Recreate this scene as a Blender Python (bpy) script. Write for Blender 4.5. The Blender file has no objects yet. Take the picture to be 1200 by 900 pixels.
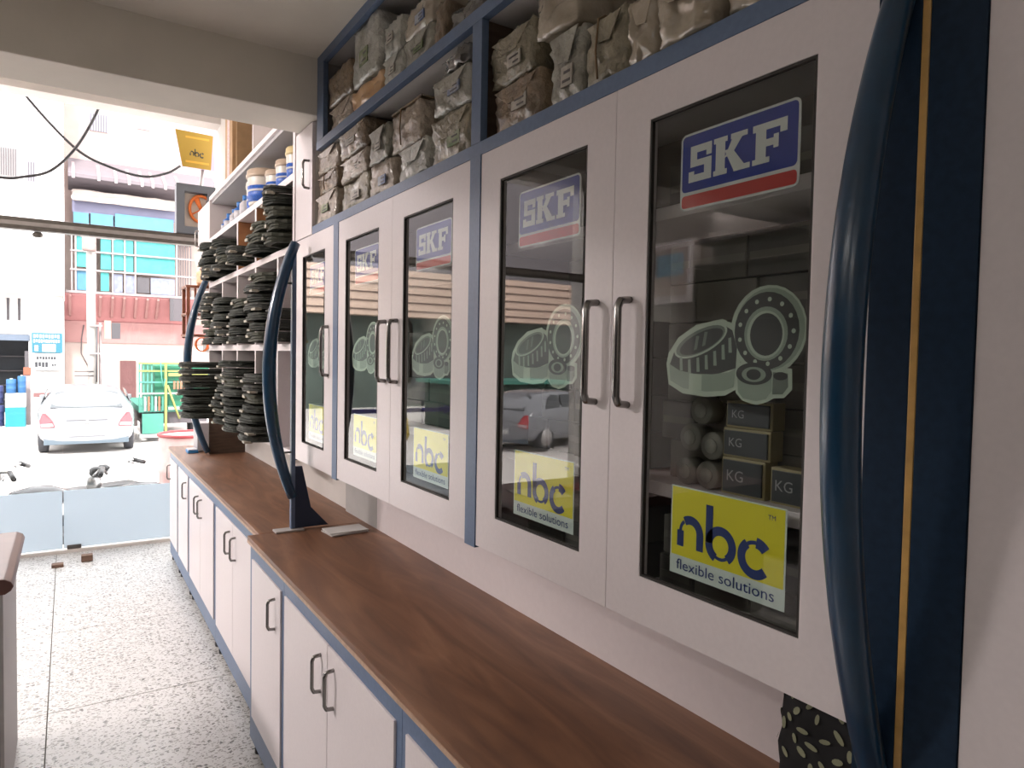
import bpy, bmesh, math, random
from mathutils import Vector, Matrix, noise
R = math.radians
rnd = random.Random(7)
sc = bpy.context.scene
COL = sc.collection

# ------------------------------------------------------------------ camera
cam = bpy.data.cameras.new('camera'); camo = bpy.data.objects.new('camera', cam); COL.objects.link(camo)
cam.sensor_fit = 'HORIZONTAL'; cam.sensor_width = 36.0; cam.lens = 36.0 * 810.0 / 1200.0
cam.clip_start = 0.02; cam.clip_end = 300
_right = Vector((0.84162263, -0.53976654, 0.01798423)); _up = Vector((0.00527898, 0.0415205, 0.99912371)); _fw = Vector((0.54004026, 0.84079018, -0.03779401))
camo.matrix_world = Matrix(((_right.x, _up.x, -_fw.x, 0), (_right.y, _up.y, -_fw.y, 0), (_right.z, _up.z, -_fw.z, 1.5), (0, 0, 0, 1)))
sc.camera = camo

# ------------------------------------------------------------------ light
w = bpy.data.worlds.new('sky'); sc.world = w; w.use_nodes = True
bg = w.node_tree.nodes['Background']; bg.inputs[0].default_value = (1.0, 0.965, 0.97, 1); bg.inputs[1].default_value = 5.2
sun = bpy.data.lights.new('sun', 'SUN'); sun.energy = 7.0; sun.angle = R(6); sun.color = (1, .96, .92)
suno = bpy.data.objects.new('sun', sun); COL.objects.link(suno); suno.rotation_euler = (R(38), R(-16), 0)
CEIL_FILL_WATTS = 4.0; WALL_FILL_WATTS = 44.0  # strengths of the added interior fill lamps
vs = sc.view_settings
vs.view_transform = 'Standard'; vs.look = 'None'; vs.gamma = 1.0; vs.exposure = 0.58; vs.use_curve_mapping = False

# ------------------------------------------------------------------ materials
MATS = {}
def mat(name, col, rough=.5, metal=0, var=.0, vscale=8, bump=0, bscale=40, coat=0, stretch=(1, 1, 1), col2=None, emit=0):
    if name in MATS: return MATS[name]
    m = bpy.data.materials.new(name); m.use_nodes = True; MATS[name] = m
    nt = m.node_tree; p = nt.nodes['Principled BSDF']
    p.inputs['Roughness'].default_value = rough; p.inputs['Metallic'].default_value = metal
    p.inputs['Base Color'].default_value = (*col, 1)
    if coat: p.inputs['Coat Weight'].default_value = coat; p.inputs['Coat Roughness'].default_value = .15
    if emit: p.inputs['Emission Color'].default_value = (*col, 1); p.inputs['Emission Strength'].default_value = emit
    if var or bump:
        tc = nt.nodes.new('ShaderNodeTexCoord'); mp = nt.nodes.new('ShaderNodeMapping'); mp.inputs['Scale'].default_value = stretch
        nt.links.new(tc.outputs['Object'], mp.inputs[0])
    if var:
        n = nt.nodes.new('ShaderNodeTexNoise'); n.inputs['Scale'].default_value = vscale; n.inputs['Detail'].default_value = 5
        nt.links.new(mp.outputs[0], n.inputs['Vector'])
        r = nt.nodes.new('ShaderNodeValToRGB'); r.color_ramp.elements[0].position = .3; r.color_ramp.elements[1].position = .7
        c2 = col2 or tuple(min(1, c * (1 + var)) for c in col); c1 = col if col2 else tuple(c * (1 - var) for c in col)
        r.color_ramp.elements[0].color = (*c1, 1); r.color_ramp.elements[1].color = (*c2, 1)
        nt.links.new(n.outputs['Fac'], r.inputs[0]); nt.links.new(r.outputs[0], p.inputs['Base Color'])
    if bump:
        n2 = nt.nodes.new('ShaderNodeTexNoise'); n2.inputs['Scale'].default_value = bscale; n2.inputs['Detail'].default_value = 4
        nt.links.new(mp.outputs[0], n2.inputs['Vector'])
        b = nt.nodes.new('ShaderNodeBump'); b.inputs['Strength'].default_value = bump; b.inputs['Distance'].default_value = .01
        nt.links.new(n2.outputs['Fac'], b.inputs['Height']); nt.links.new(b.outputs[0], p.inputs['Normal'])
    return m

def glass_mat(name, tint=(.93, .95, .94), ior=1.6):
    m = bpy.data.materials.new(name); m.use_nodes = True; nt = m.node_tree; nt.nodes.clear()
    out = nt.nodes.new('ShaderNodeOutputMaterial'); mix = nt.nodes.new('ShaderNodeMixShader')
    tr = nt.nodes.new('ShaderNodeBsdfTransparent'); tr.inputs[0].default_value = (*tint, 1)
    gl = nt.nodes.new('ShaderNodeBsdfGlossy'); gl.inputs['Roughness'].default_value = 0.0; gl.inputs[0].default_value = (1, 1, 1, 1)
    fr = nt.nodes.new('ShaderNodeFresnel'); fr.inputs['IOR'].default_value = ior
    ge = nt.nodes.new('ShaderNodeNewGeometry'); inv = nt.nodes.new('ShaderNodeMath'); inv.operation = 'SUBTRACT'; inv.inputs[0].default_value = 1
    nt.links.new(ge.outputs['Backfacing'], inv.inputs[1])
    mu = nt.nodes.new('ShaderNodeMath'); mu.operation = 'MULTIPLY'
    nt.links.new(fr.outputs[0], mu.inputs[0]); nt.links.new(inv.outputs[0], mu.inputs[1])
    nt.links.new(mu.outputs[0], mix.inputs[0]); nt.links.new(tr.outputs[0], mix.inputs[1]); nt.links.new(gl.outputs[0], mix.inputs[2])
    nt.links.new(mix.outputs[0], out.inputs[0]); MATS[name] = m
    return m
GLASS = glass_mat('cabinet_glass', ior=1.56)
CLEAR = glass_mat('door_glass', tint=(.95, .97, .97), ior=1.4)
def frosted():
    m = bpy.data.materials.new('frosted_film'); m.use_nodes = True; nt = m.node_tree; nt.nodes.clear()
    out = nt.nodes.new('ShaderNodeOutputMaterial'); mix = nt.nodes.new('ShaderNodeMixShader'); mix.inputs[0].default_value = .84
    tr = nt.nodes.new('ShaderNodeBsdfTransparent'); tr.inputs[0].default_value = (.66, .70, .73, 1)
    mx = nt.nodes.new('ShaderNodeMixShader'); mx.inputs[0].default_value = .6
    di = nt.nodes.new('ShaderNodeBsdfDiffuse'); di.inputs[0].default_value = (.50, .62, .66, 1)
    tl = nt.nodes.new('ShaderNodeBsdfTranslucent'); tl.inputs[0].default_value = (.58, .63, .68, 1)
    nt.links.new(di.outputs[0], mx.inputs[1]); nt.links.new(tl.outputs[0], mx.inputs[2])
    nt.links.new(tr.outputs[0], mix.inputs[1]); nt.links.new(mx.outputs[0], mix.inputs[2]); nt.links.new(mix.outputs[0], out.inputs[0])
    return m
FROST = frosted()

def terrazzo():
    m = bpy.data.materials.new('terrazzo'); m.use_nodes = True; nt = m.node_tree; p = nt.nodes['Principled BSDF']
    tc = nt.nodes.new('ShaderNodeTexCoord')
    nz = nt.nodes.new('ShaderNodeTexNoise'); nz.inputs['Scale'].default_value = 30
    add = nt.nodes.new('ShaderNodeVectorMath'); add.operation = 'MULTIPLY_ADD'; add.inputs[1].default_value = (.03, .03, .03)
    nt.links.new(tc.outputs['Object'], nz.inputs['Vector']); nt.links.new(nz.outputs['Color'], add.inputs[0]); nt.links.new(tc.outputs['Object'], add.inputs[2])
    mp = nt.nodes.new('ShaderNodeMapping'); mp.inputs['Scale'].default_value = (1, 1.5, 1); nt.links.new(add.outputs[0], mp.inputs[0])
    v = nt.nodes.new('ShaderNodeTexVoronoi'); v.inputs['Scale'].default_value = 54; nt.links.new(mp.outputs[0], v.inputs['Vector'])
    v2 = nt.nodes.new('ShaderNodeTexVoronoi'); v2.inputs['Scale'].default_value = 150; nt.links.new(mp.outputs[0], v2.inputs['Vector'])
    sep = nt.nodes.new('ShaderNodeSeparateColor'); nt.links.new(v.outputs['Color'], sep.inputs[0])
    r = nt.nodes.new('ShaderNodeValToRGB'); cr = r.color_ramp; cr.interpolation = 'CONSTANT'
    cr.elements[0].position = 0; cr.elements[0].color = (.07, .066, .06, 1); cr.elements[1].position = .20; cr.elements[1].color = (.26, .25, .23, 1)
    e = cr.elements.new(.33); e.color = (.56, .55, .54, 1); e = cr.elements.new(.62); e.color = (.62, .61, .60, 1)
    nt.links.new(sep.outputs[0], r.inputs[0])
    lt = nt.nodes.new('ShaderNodeMath'); lt.operation = 'LESS_THAN'; lt.inputs[1].default_value = .42; nt.links.new(v.outputs['Distance'], lt.inputs[0])
    mx = nt.nodes.new('ShaderNodeMix'); mx.data_type = 'RGBA'; mx.inputs[6].default_value = (.58, .57, .56, 1)
    nt.links.new(lt.outputs[0], mx.inputs[0]); nt.links.new(r.outputs[0], mx.inputs[7])
    s2 = nt.nodes.new('ShaderNodeSeparateColor'); nt.links.new(v2.outputs['Color'], s2.inputs[0])
    lt2 = nt.nodes.new('ShaderNodeMath'); lt2.operation = 'LESS_THAN'; lt2.inputs[1].default_value = .16; nt.links.new(s2.outputs[0], lt2.inputs[0])
    mx2 = nt.nodes.new('ShaderNodeMix'); mx2.data_type = 'RGBA'; mx2.inputs[7].default_value = (.22, .21, .19, 1)
    nt.links.new(lt2.outputs[0], mx2.inputs[0]); nt.links.new(mx.outputs[2], mx2.inputs[6])
    nt.links.new(mx2.outputs[2], p.inputs['Base Color']); p.inputs['Roughness'].default_value = .28
    return m
TERR = terrazzo()

def woodtop():
    m = bpy.data.materials.new('worktop_wood'); m.use_nodes = True; nt = m.node_tree; p = nt.nodes['Principled BSDF']
    tc = nt.nodes.new('ShaderNodeTexCoord'); mp = nt.nodes.new('ShaderNodeMapping'); mp.inputs['Scale'].default_value = (6, .9, 4)
    nt.links.new(tc.outputs['Object'], mp.inputs[0])
    n = nt.nodes.new('ShaderNodeTexNoise'); n.inputs['Scale'].default_value = 1.8; n.inputs['Detail'].default_value = 7; n.inputs['Distortion'].default_value = 1.6
    nt.links.new(mp.outputs[0], n.inputs['Vector'])
    r = nt.nodes.new('ShaderNodeValToRGB'); c = r.color_ramp
    c.elements[0].position = .28; c.elements[0].color = (.118, .053, .028, 1); c.elements[1].position = .72; c.elements[1].color = (.30, .152, .083, 1)
    e = c.elements.new(.5); e.color = (.20, .094, .049, 1)
    nt.links.new(n.outputs['Fac'], r.inputs[0]); nt.links.new(r.outputs[0], p.inputs['Base Color'])
    p.inputs['Roughness'].default_value = .42
    n3 = nt.nodes.new('ShaderNodeTexNoise'); n3.inputs['Scale'].default_value = 8; nt.links.new(mp.outputs[0], n3.inputs['Vector'])
    b = nt.nodes.new('ShaderNodeBump'); b.inputs['Strength'].default_value = .08; nt.links.new(n3.outputs['Fac'], b.inputs['Height']); nt.links.new(b.outputs[0], p.inputs['Normal'])
    return m
WTOP = woodtop()

WHITE = mat('white_laminate', (.76, .70, .705), .38, var=.02, vscale=120)
WHITE_IN = mat('white_inside', (.62, .60, .58), .5, var=.04, vscale=6)
BLUE = mat('blue_laminate', (.12, .175, .285), .4, var=.08, vscale=90)
BOW = mat('bow_blue', (.006, .042, .095), .3, var=.15, vscale=30, coat=.4)
STEEL = mat('handle_steel', (.27, .26, .25), .26, metal=1)
DARKSTEEL = mat('dark_steel', (.13, .12, .11), .4, metal=.6, var=.2, vscale=20)
GREYMETAL = mat('grey_metal', (.34, .32, .31), .45, metal=.3, var=.12, vscale=15)
TAN = mat('tan_edge', (.50, .34, .24), .5, var=.15, vscale=60)
GOLD = mat('gold_edge', (.55, .33, .10), .35, var=.2, vscale=30)
CEIL = mat('ceiling_paint', (.80, .76, .675), .8, var=.05, vscale=4, bump=.05, bscale=60)
PAINT = mat('wall_paint', (.62, .59, .56), .75, var=.05, vscale=5, bump=.05, bscale=50)
JOINT = mat('joint_dark', (.16, .15, .13), .8)
BROWNP = mat('brown_ply', (.10, .065, .045), .6, var=.3, vscale=10, stretch=(1, 1, 6))
ORANGEP = mat('orange_ply', (.48, .22, .10), .6, var=.2, vscale=14)
DARKWOOD = mat('dark_wood', (.035, .024, .018), .5, var=.3, vscale=8, stretch=(1, 1, 5))
BLACKR = mat('black_rubber', (.02, .02, .02), .6)
YELLOW = mat('sticker_yellow', (.72, .66, .02), .4)
NAVY = mat('sticker_navy', (.012, .035, .17), .4)
PALE = mat('sticker_pale', (.62, .70, .66), .4)
SBLUE = mat('sticker_blue', (.006, .032, .30), .35)
SRED = mat('sticker_red', (.52, .03, .03), .35)
SWHITE = mat('sticker_white', (.66, .68, .68), .4)
BPALE = mat('decal_pale', (.40, .47, .38), .4)
BMID = mat('decal_mid', (.12, .15, .12), .4)
BLIGHT = mat('decal_light', (.24, .30, .24), .4)
BDARK = mat('decal_dark', (.012, .016, .014), .4)

# ------------------------------------------------------------------ mesh builder
class MB:
    def __init__(s): s.v = []; s.f = []; s.m = []; s.sm = []
    def add(s, vs, fs, m=0, smooth=False):
        o = len(s.v); s.v += [tuple(v) for v in vs]
        for f in fs: s.f.append([i + o for i in f]); s.m.append(m); s.sm.append(smooth)
        return s
    def box(s, x0, x1, y0, y1, z0, z1, m=0):
        vs = [(x, y, z) for x in (x0, x1) for y in (y0, y1) for z in (z0, z1)]
        return s.add(vs, [(0, 1, 3, 2), (4, 6, 7, 5), (0, 4, 5, 1), (2, 3, 7, 6), (0, 2, 6, 4), (1, 5, 7, 3)], m)
    def tube(s, pts, r, seg=8, m=0, flat=1.0, caps=True):
        pts = [Vector(p) for p in pts]; n = len(pts); vs = []; prev = None
        for i, p in enumerate(pts):
            t = ((pts[min(i + 1, n - 1)] - pts[max(i - 1, 0)])).normalized()
            if prev is None:
                a = Vector((0, 0, 1)) if abs(t.z) < .9 else Vector((0, 1, 0)); u = t.cross(a).normalized()
            else: u = (prev - t * prev.dot(t)).normalized()
            prev = u; v = t.cross(u); rr = r[i] if isinstance(r, (list, tuple)) else r
            for k in range(seg):
                an = 2 * math.pi * k / seg; vs.append(p + u * math.cos(an) * rr + v * math.sin(an) * rr * flat)
        fs = [(i * seg + k, i * seg + (k + 1) % seg, (i + 1) * seg + (k + 1) % seg, (i + 1) * seg + k) for i in range(n - 1) for k in range(seg)]
        if caps: fs += [tuple(range(seg))[::-1], tuple(range((n - 1) * seg, n * seg))]
        return s.add(vs, fs, m, True)
    def lathe(s, prof, c=(0, 0, 0), seg=20, m=0, axis='z'):
        vs = []
        for r, h in prof:
            for k in range(seg):
                a = 2 * math.pi * k / seg; x, y = r * math.cos(a), r * math.sin(a)
                p = (x, y, h) if axis == 'z' else ((x, h, y) if axis == 'y' else (h, x, y))
                vs.append((c[0] + p[0], c[1] + p[1], c[2] + p[2]))
        n = len(prof)
        fs = [(i * seg + k, i * seg + (k + 1) % seg, (i + 1) * seg + (k + 1) % seg, (i + 1) * seg + k) for i in range(n - 1) for k in range(seg)]
        fs += [tuple(range(seg))[::-1], tuple(range((n - 1) * seg, n * seg))]
        return s.add(vs, fs, m, True)
    def poly(s, pts, fn, d0, d1=None, m=0):       # 2-D outline -> fn(u,v,d); prism when d1 is given
        n = len(pts); vs = [fn(u, v, d0) for u, v in pts]; fs = [tuple(range(n))]
        if d1 is not None:
            vs += [fn(u, v, d1) for u, v in pts]; fs += [tuple(range(n, 2 * n))[::-1]] + [(i, (i + 1) % n, n + (i + 1) % n, n + i) for i in range(n)]
        return s.add(vs, fs, m)
    def build(s, name, mats, parent=None, bevel=0, origin=None, subd=0, fix=True):
        mats = mats if isinstance(mats, (list, tuple)) else [mats]
        me = bpy.data.meshes.new(name); bm = bmesh.new()
        if parent is not None: off = WL[parent.name]
        elif origin is not None: off = Vector(origin)
        else:
            xs = [v[0] for v in s.v]; ys = [v[1] for v in s.v]; zs = [v[2] for v in s.v]
            off = Vector(((min(xs) + max(xs)) / 2, (min(ys) + max(ys)) / 2, min(zs)))
        bv = [bm.verts.new(Vector(v) - off) for v in s.v]
        for f, mi, sm in zip(s.f, s.m, s.sm):
            try: fc = bm.faces.new([bv[i] for i in f]); fc.material_index = mi; fc.smooth = sm
            except ValueError: pass
        if fix: bmesh.ops.recalc_face_normals(bm, faces=bm.faces[:])
        if bevel:
            es = [e for e in bm.edges if len(e.link_faces) == 2 and e.calc_face_angle(0) > .5]
            bmesh.ops.bevel(bm, geom=es, offset=bevel, segments=2, profile=.6, affect='EDGES', clamp_overlap=True)
        bm.to_mesh(me); bm.free()
        for m in mats: me.materials.append(m)
        o = bpy.data.objects.new(name, me); COL.objects.link(o)
        if parent is not None: o.parent = parent; WL[o.name] = WL[parent.name].copy()
        else: o.location = off; WL[o.name] = off.copy()
        if subd:
            md = o.modifiers.new('sub', 'SUBSURF'); md.levels = subd; md.render_levels = subd
        return o
WL = {}
def tag(o, label=None, cat=None, group=None, kind=None):
    if label: o['label'] = label
    if cat: o['category'] = cat
    if group: o['group'] = group
    if kind: o['kind'] = kind
    return o
def thing(name, label, cat, loc, group=None):
    o = bpy.data.objects.new(name, None); COL.objects.link(o); o.location = loc; WL[o.name] = Vector(loc); o.empty_display_size = .05
    return tag(o, label, cat, group)
def struct(name, mb, m, **k): return tag(mb.build(name, m, **k), kind='structure')
def bx(*a, m=0): return MB().box(*a, m=m)
def dup(root, loc, rz=None, label=None, group=None, scale=None):
    r = root.copy(); COL.objects.link(r); r.location = loc; WL[r.name] = Vector(loc)
    if rz is not None: r.rotation_euler = (0, 0, rz) if not isinstance(rz, tuple) else rz
    if scale: r.scale = scale
    if label: r['label'] = label
    if group: r['group'] = group
    for ch in root.children:
        c = ch.copy(); COL.objects.link(c); c.parent = r
        for g in ch.children:
            d = g.copy(); COL.objects.link(d); d.parent = c
    return r
def text_polys(txt, size=1.0, xs=1.0):
    cu = bpy.data.curves.new('txt', 'FONT'); cu.body = txt; cu.size = size; cu.resolution_u = 3
    o = bpy.data.objects.new('txt', cu); COL.objects.link(o)
    dg = bpy.context.evaluated_depsgraph_get(); dg.update(); me = o.evaluated_get(dg).to_mesh()
    vs = [(v.co.x * xs, v.co.y) for v in me.vertices]; fs = [tuple(p.vertices) for p in me.polygons]
    bpy.data.objects.remove(o); bpy.data.curves.remove(cu)
    return vs, fs
def put_text(mb, txt, size, u0, v0, fn, d, m, width=None):
    vs, fs = text_polys(txt, size)
    if width: k = width / (max(v[0] for v in vs) - min(v[0] for v in vs))
    else: k = 1
    mn = min(v[0] for v in vs)
    mb.add([fn(u0 + (u - mn) * k, v0 + v, d) for u, v in vs], fs, m)

# ------------------------------------------------------------------ the room
XW, XF = 1.04, .786            # right wall, front plane of the upper cabinets
YFR = 6.05                     # shop front
fl = struct('floor', bx(-3.3, 1.2, -2.2, 6.1, -.12, -.006), JOINT, origin=(0, 0, 0))
jx = [-3.3, -2.95, -1.99, -1.035, -.08, .875, 1.2]; jy = [-2.2, -1.43, -.47, .49, 1.45, 2.41, 3.37, 4.33, 5.29, 6.02]
for i in range(len(jx) - 1):
    for j in range(len(jy) - 1):
        g = .0022
        bx(jx[i] + g, jx[i + 1] - g, jy[j] + g, jy[j + 1] - g, -.03, rnd.uniform(-.0006, 0)).build('floor_tile', TERR, fl)
struct('trim_1', bx(-3.3, 1.2, 6.02, 6.2, -.1, .022), mat('marble_sill', (.70, .66, .62), .4, var=.08, vscale=9), bevel=.006)
struct('wall_right', bx(XW, 1.2, -2.2, 6.02, -.02, 3.5), PAINT)
struct('wall_left', bx(-3.35, -3.2, -2.2, 6.05, -.02, 3.5), mat('left_wall_paint', (.30, .27, .25), .8, var=.06, vscale=4))
struct('wall_back', bx(-3.3, 1.2, -2.35, -2.2, -.02, 2.75), PAINT)
struct('ceiling', bx(-3.3, 1.2, -2.3, 2.62, 2.6, 2.75), CEIL)
struct('ceiling_front', bx(-3.3, 1.2, 2.86, 6.2, 3.42, 3.6), PAINT)
struct('beam', bx(-3.2, XW, 2.605, 2.855, 2.39, 3.6), CEIL, bevel=.004)
struct('wall_front', bx(-3.35, 1.2, 6.02, 6.2, 3.33, 6.5), PAINT)
struct('wall_front_left', bx(-3.6, -3.2, 6.0, 6.25, -.5, 3.4), PAINT)
struct('wall_front_right', bx(1.041, 1.5, 6.02, 6.3, -.5, 3.4), mat('pillar_paint', (.66, .63, .62), .7, var=.06, vscale=6))
struct('step', bx(-3.6, 1.4, 6.15, 6.42, -.5, -.08), mat('step_concrete', (.5, .48, .45), .8, var=.1))
# steel transom bar across the opening with a square fan frame
t = thing('transom_bar', 'long dark steel bar across the shop opening above the glass doors', 'bar', (-.8, 6.05, 2.345))
bx(-3.2, 1.035, 6.01, 6.09, 2.345, 2.43).build('bar', DARKSTEEL, t, bevel=.006)
bx(-3.2, 1.035, 6.0, 6.012, 2.372, 2.40).build('bar_groove', GREYMETAL, t)
MB().lathe([(.012, 0), (.03, .006), (.034, .025), (.02, .04)], (-.18, 6.05, 2.3), 16).build('knob', DARKSTEEL, t)

t = thing('exhaust_fan', 'orange exhaust fan in a square dark frame sitting on the steel bar', 'fan', (.86, 6.05, 2.432))
fo, fi = (.715, 1.0, 2.432, 2.82), (.775, .94, 2.49, 2.76)
mb = MB()
for y in (6.0, 6.1):
    mb.v += [(fo[0], y, fo[2]), (fo[1], y, fo[2]), (fo[1], y, fo[3]), (fo[0], y, fo[3]), (fi[0], y, fi[2]), (fi[1], y, fi[2]), (fi[1], y, fi[3]), (fi[0], y, fi[3])]
def ringfaces(mb):
    fs = []
    for k in range(4):
        j = (k + 1) % 4
        fs += [(k, j, 4 + j, 4 + k), (8 + k, 12 + k, 12 + j, 8 + j), (k, 8 + k, 8 + j, j), (4 + k, 4 + j, 12 + j, 12 + k)]
    mb.f += [list(f) for f in fs]; mb.m += [0] * 16; mb.sm += [False] * 16
ringfaces(mb); mb.build('frame', mat('fan_frame', (.16, .18, .21), .45), t, bevel=.004)
bx(.775, .94, 6.07, 6.085, 2.49, 2.76).build('back_plate', mat('fan_plate', (.85, .78, .70), .6), t)
FORANGE = mat('fan_orange', (.85, .22, .05), .45)
MB().tube([(.90 + .085 * math.cos(a), 6.045, 2.64 + .105 * math.sin(a)) for a in [i * math.pi / 12 for i in range(25)]], .012, 8).build('ring', FORANGE, t)
for k in range(4):
    a = k * math.pi / 2 + .5
    MB().tube([(.90, 6.05, 2.64), (.90 + .075 * math.cos(a), 6.045, 2.64 + .095 * math.sin(a))], [.012, .022], 8, flat=.3).build('blade', FORANGE, t)

# glass door leaves
def leaf(x0, x1, label):
    t = thing('glass_door', label, 'door', ((x0 + x1) / 2, 6.045, .03)); tag(t, kind='structure')
    bx(x0, x1, 6.040, 6.050, .46, 2.345).build('clear_pane', CLEAR, t)
    bx(x0, x1, 6.040, 6.050, .03, .459).build('frosted_pane', FROST, t)
    bx(x0 + .02, x0 + .11, 6.03, 6.06, .024, .052).build('patch_fitting', DARKSTEEL, t, bevel=.003)
    return t
leaf(-.035, .70, 'frameless glass door beside the counter end with pale blue frosted lower band')
t = leaf(-1.75, -.042, 'frameless glass door further from the counter with frosted lower band')
mb = MB(); fnA = lambda u, v, d: (u, 6.0385 - d, v)
mb.poly([(-1.62, .985), (-1.50, 1.03), (-1.50, 1.005), (-.52, 1.005), (-.52, 1.03), (-.40, .985), (-.52, .94), (-.52, .965), (-1.50, .965), (-1.50, .94)], fnA, 0, .001)
mb.build('arrow_sticker', mat('arrow_blue', (.10, .10, .42), .5), t)
for k, (x, y, l) in enumerate(((-.07, 5.665, 'small brown wooden door stop on the floor, the flatter one further from the counter'), (.105, 5.73, 'small brown wooden door stop on the floor, the taller one nearer the counter'))):
    o = bx(x - .035, x + .035, y - .03, y + .03, 0, .022 if k == 0 else .045).build('door_stop', mat('stop_wood', (.17, .10, .07), .7, var=.2), bevel=.004); tag(o, l, 'door stop')

# unseen ceiling tube lamps, added as interior fill (behind and beside the camera)
for k, (x, y, l) in enumerate(((-1.5, -1.2, 'added ceiling fill lamp out of view over the middle of the shop floor'), (-1.5, .5, 'added ceiling fill lamp out of view nearer the concrete beam'))):
    t = thing('fill_tube', l, 'lamp', (x, y, 2.56))
    bx(x - .03, x + .03, y - .62, y + .62, 2.57, 2.6).build('batten', WHITE, t, bevel=.004)
    MB().tube([(x, y - .58, 2.55), (x, y + .58, 2.55)], .014, 10).build('tube', mat('fill_glow', (1, .97, .92), .5, emit=2), t)
    L = bpy.data.lights.new('fill_light', 'AREA'); L.shape = 'RECTANGLE'; L.size = .06; L.size_y = 1.16; L.energy = CEIL_FILL_WATTS; L.color = (1, .95, .90)
    lo = bpy.data.objects.new('fill_light', L); COL.objects.link(lo); lo.location = (0, 0, -.03); lo.parent = t

for k, (y, l) in enumerate(((3.55, 'unseen added fill lamp nearer the beam on the left wall'), (4.42, 'unseen added fill lamp nearer the street on the left wall'))):  # added lamps hidden behind the beam, brightening the cabinet doors
    t = thing('fill_tube', l, 'lamp', (-3.17, y, 3.0))
    bx(-3.199, -3.16, y - .42, y + .42, 2.99, 3.05).build('batten', WHITE, t, bevel=.004)
    MB().tube([(-3.14, y - .40, 3.02), (-3.14, y + .40, 3.02)], .014, 10).build('tube', MATS['fill_glow'], t)
    L = bpy.data.lights.new('fill_light', 'AREA'); L.shape = 'RECTANGLE'; L.size = .06; L.size_y = .5; L.energy = WALL_FILL_WATTS; L.color = (1, .91, .89)
    lo = bpy.data.objects.new('fill_light', L); COL.objects.link(lo); lo.location = (.24, 0, .0); lo.rotation_euler = (0, R(-74), R(-48)); lo.parent = t

# ------------------------------------------------------------------ handles
def handle(parent, x, y, z0, z1, out=.024, r=.0062, m=STEEL):
    p = [(x, y, z0), (x - out * .8, y, z0 + .002), (x - out, y, z0 + out * .55), (x - out, y, z1 - out * .55), (x - out * .8, y, z1 - .002), (x, y, z1)]
    q = []
    for i in range(len(p) - 1):
        a, b = Vector(p[i]), Vector(p[i + 1])
        for k in range(3): q.append(a.lerp(b, k / 3))
    q.append(Vector(p[-1]))
    return MB().tube(q, r, 8, flat=.8).build('handle', m, parent)

# ------------------------------------------------------------------ base cabinets + worktops
def base_unit(label, xf, y0, y1, doors, side=False):
    t = thing('base_cabinet', label, 'cabinet', ((xf + XW) / 2, (y0 + y1) / 2, 0), 'base cabinets under the brown worktop')
    bx(xf + .022, XW - .005, y0 + .001, y1 - .001, .075, .783).build('body', WHITE_IN, t)
    bx(xf + .005, xf + .022, y0 + .0005, y1 - .0005, .045, .787).build('face_frame', BLUE, t)
    bx(xf + .04, xf + .06, y0 + .01, y1 - .01, .03, .075).build('plinth', DARKWOOD, t)
    for yy in (y0 + .05, y1 - .05):
        MB().lathe([(.018, 0), (.018, .02), (.012, .03), (.012, .075)], (xf + .03, yy, 0), 12).build('foot', BLACKR, t)
    if side: bx(xf + .01, XW - .01, y1 - .001, y1 + .004, .045, .787).build('side_panel', BLUE, t)
    for a, b, hy in doors:
        d = bx(xf - .001, xf + .0055, a + .0015, b - .0015, .145, .738).build('door', WHITE, t, bevel=.0015)
        handle(d, xf - .0005, hy, .592, .692)
    return t
XN, XFa = .569, .612
base_unit('white single door base cabinet at the far end of the deeper worktop', XN, 2.213, 2.695, [(2.236, 2.648, 2.306)], True)
base_unit('white two door base cabinet in the foreground with paired handles', XN, 1.288, 2.212, [(1.757, 2.191, 1.813), (1.316, 1.756, 1.705)])
base_unit('white base cabinet cut off by the lower edge of the view', XN, .36, 1.287, [(.82, 1.26, .87), (.385, .819, .77)])
base_unit('white two door base cabinet just beyond the step in the worktop', XFa, 2.702, 3.683, [(3.23, 3.648, 3.29), (2.80, 3.229, 3.165)])
base_unit('white two door base cabinet under the hanging belts, second beyond the worktop step', XFa, 3.684, 4.575, [(4.13, 4.54, 4.19), (3.72, 4.129, 4.07)])
base_unit('narrow white single door base cabinet, next but one to the glass door', XFa, 4.576, 5.07, [(4.61, 5.04, 4.665)])
base_unit('last white base cabinet against the glass door', XFa, 5.071, 5.52, [(5.105, 5.49, 5.44)])
def worktop(label, x0, y0, y1):
    t = thing('worktop', label, 'worktop', ((x0 + XW) / 2, (y0 + y1) / 2, .789))
    bx(x0, XW - .002, y0, y1, .8, .815).build('top_board', WTOP, t, bevel=.002)
    bx(x0 - .001, XW - .002, y0, y1 + .001, .789, .7995).build('edge_strip', TAN, t, bevel=.001)
worktop('brown wood grain worktop of the nearer, deeper run of cabinets', XN - .006, .2, 2.698)
worktop('brown wood grain worktop of the far run below the belt shelves', XFa - .006, 2.70, 5.52)
# white splash panel between worktop and upper cabinets
struct('trim_2', bx(1.022, XW, .2, 2.56, .815, 1.064), mat('splash_white', (.72, .66, .665), .45, var=.02, vscale=60))
struct('trim_3', bx(1.022, XW, 2.562, 2.925, .815, 1.064), mat('splash_grey_shaded', (.40, .39, .38), .6, var=.06, vscale=10))  # grey back panel, the shade there put into its colour

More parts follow.
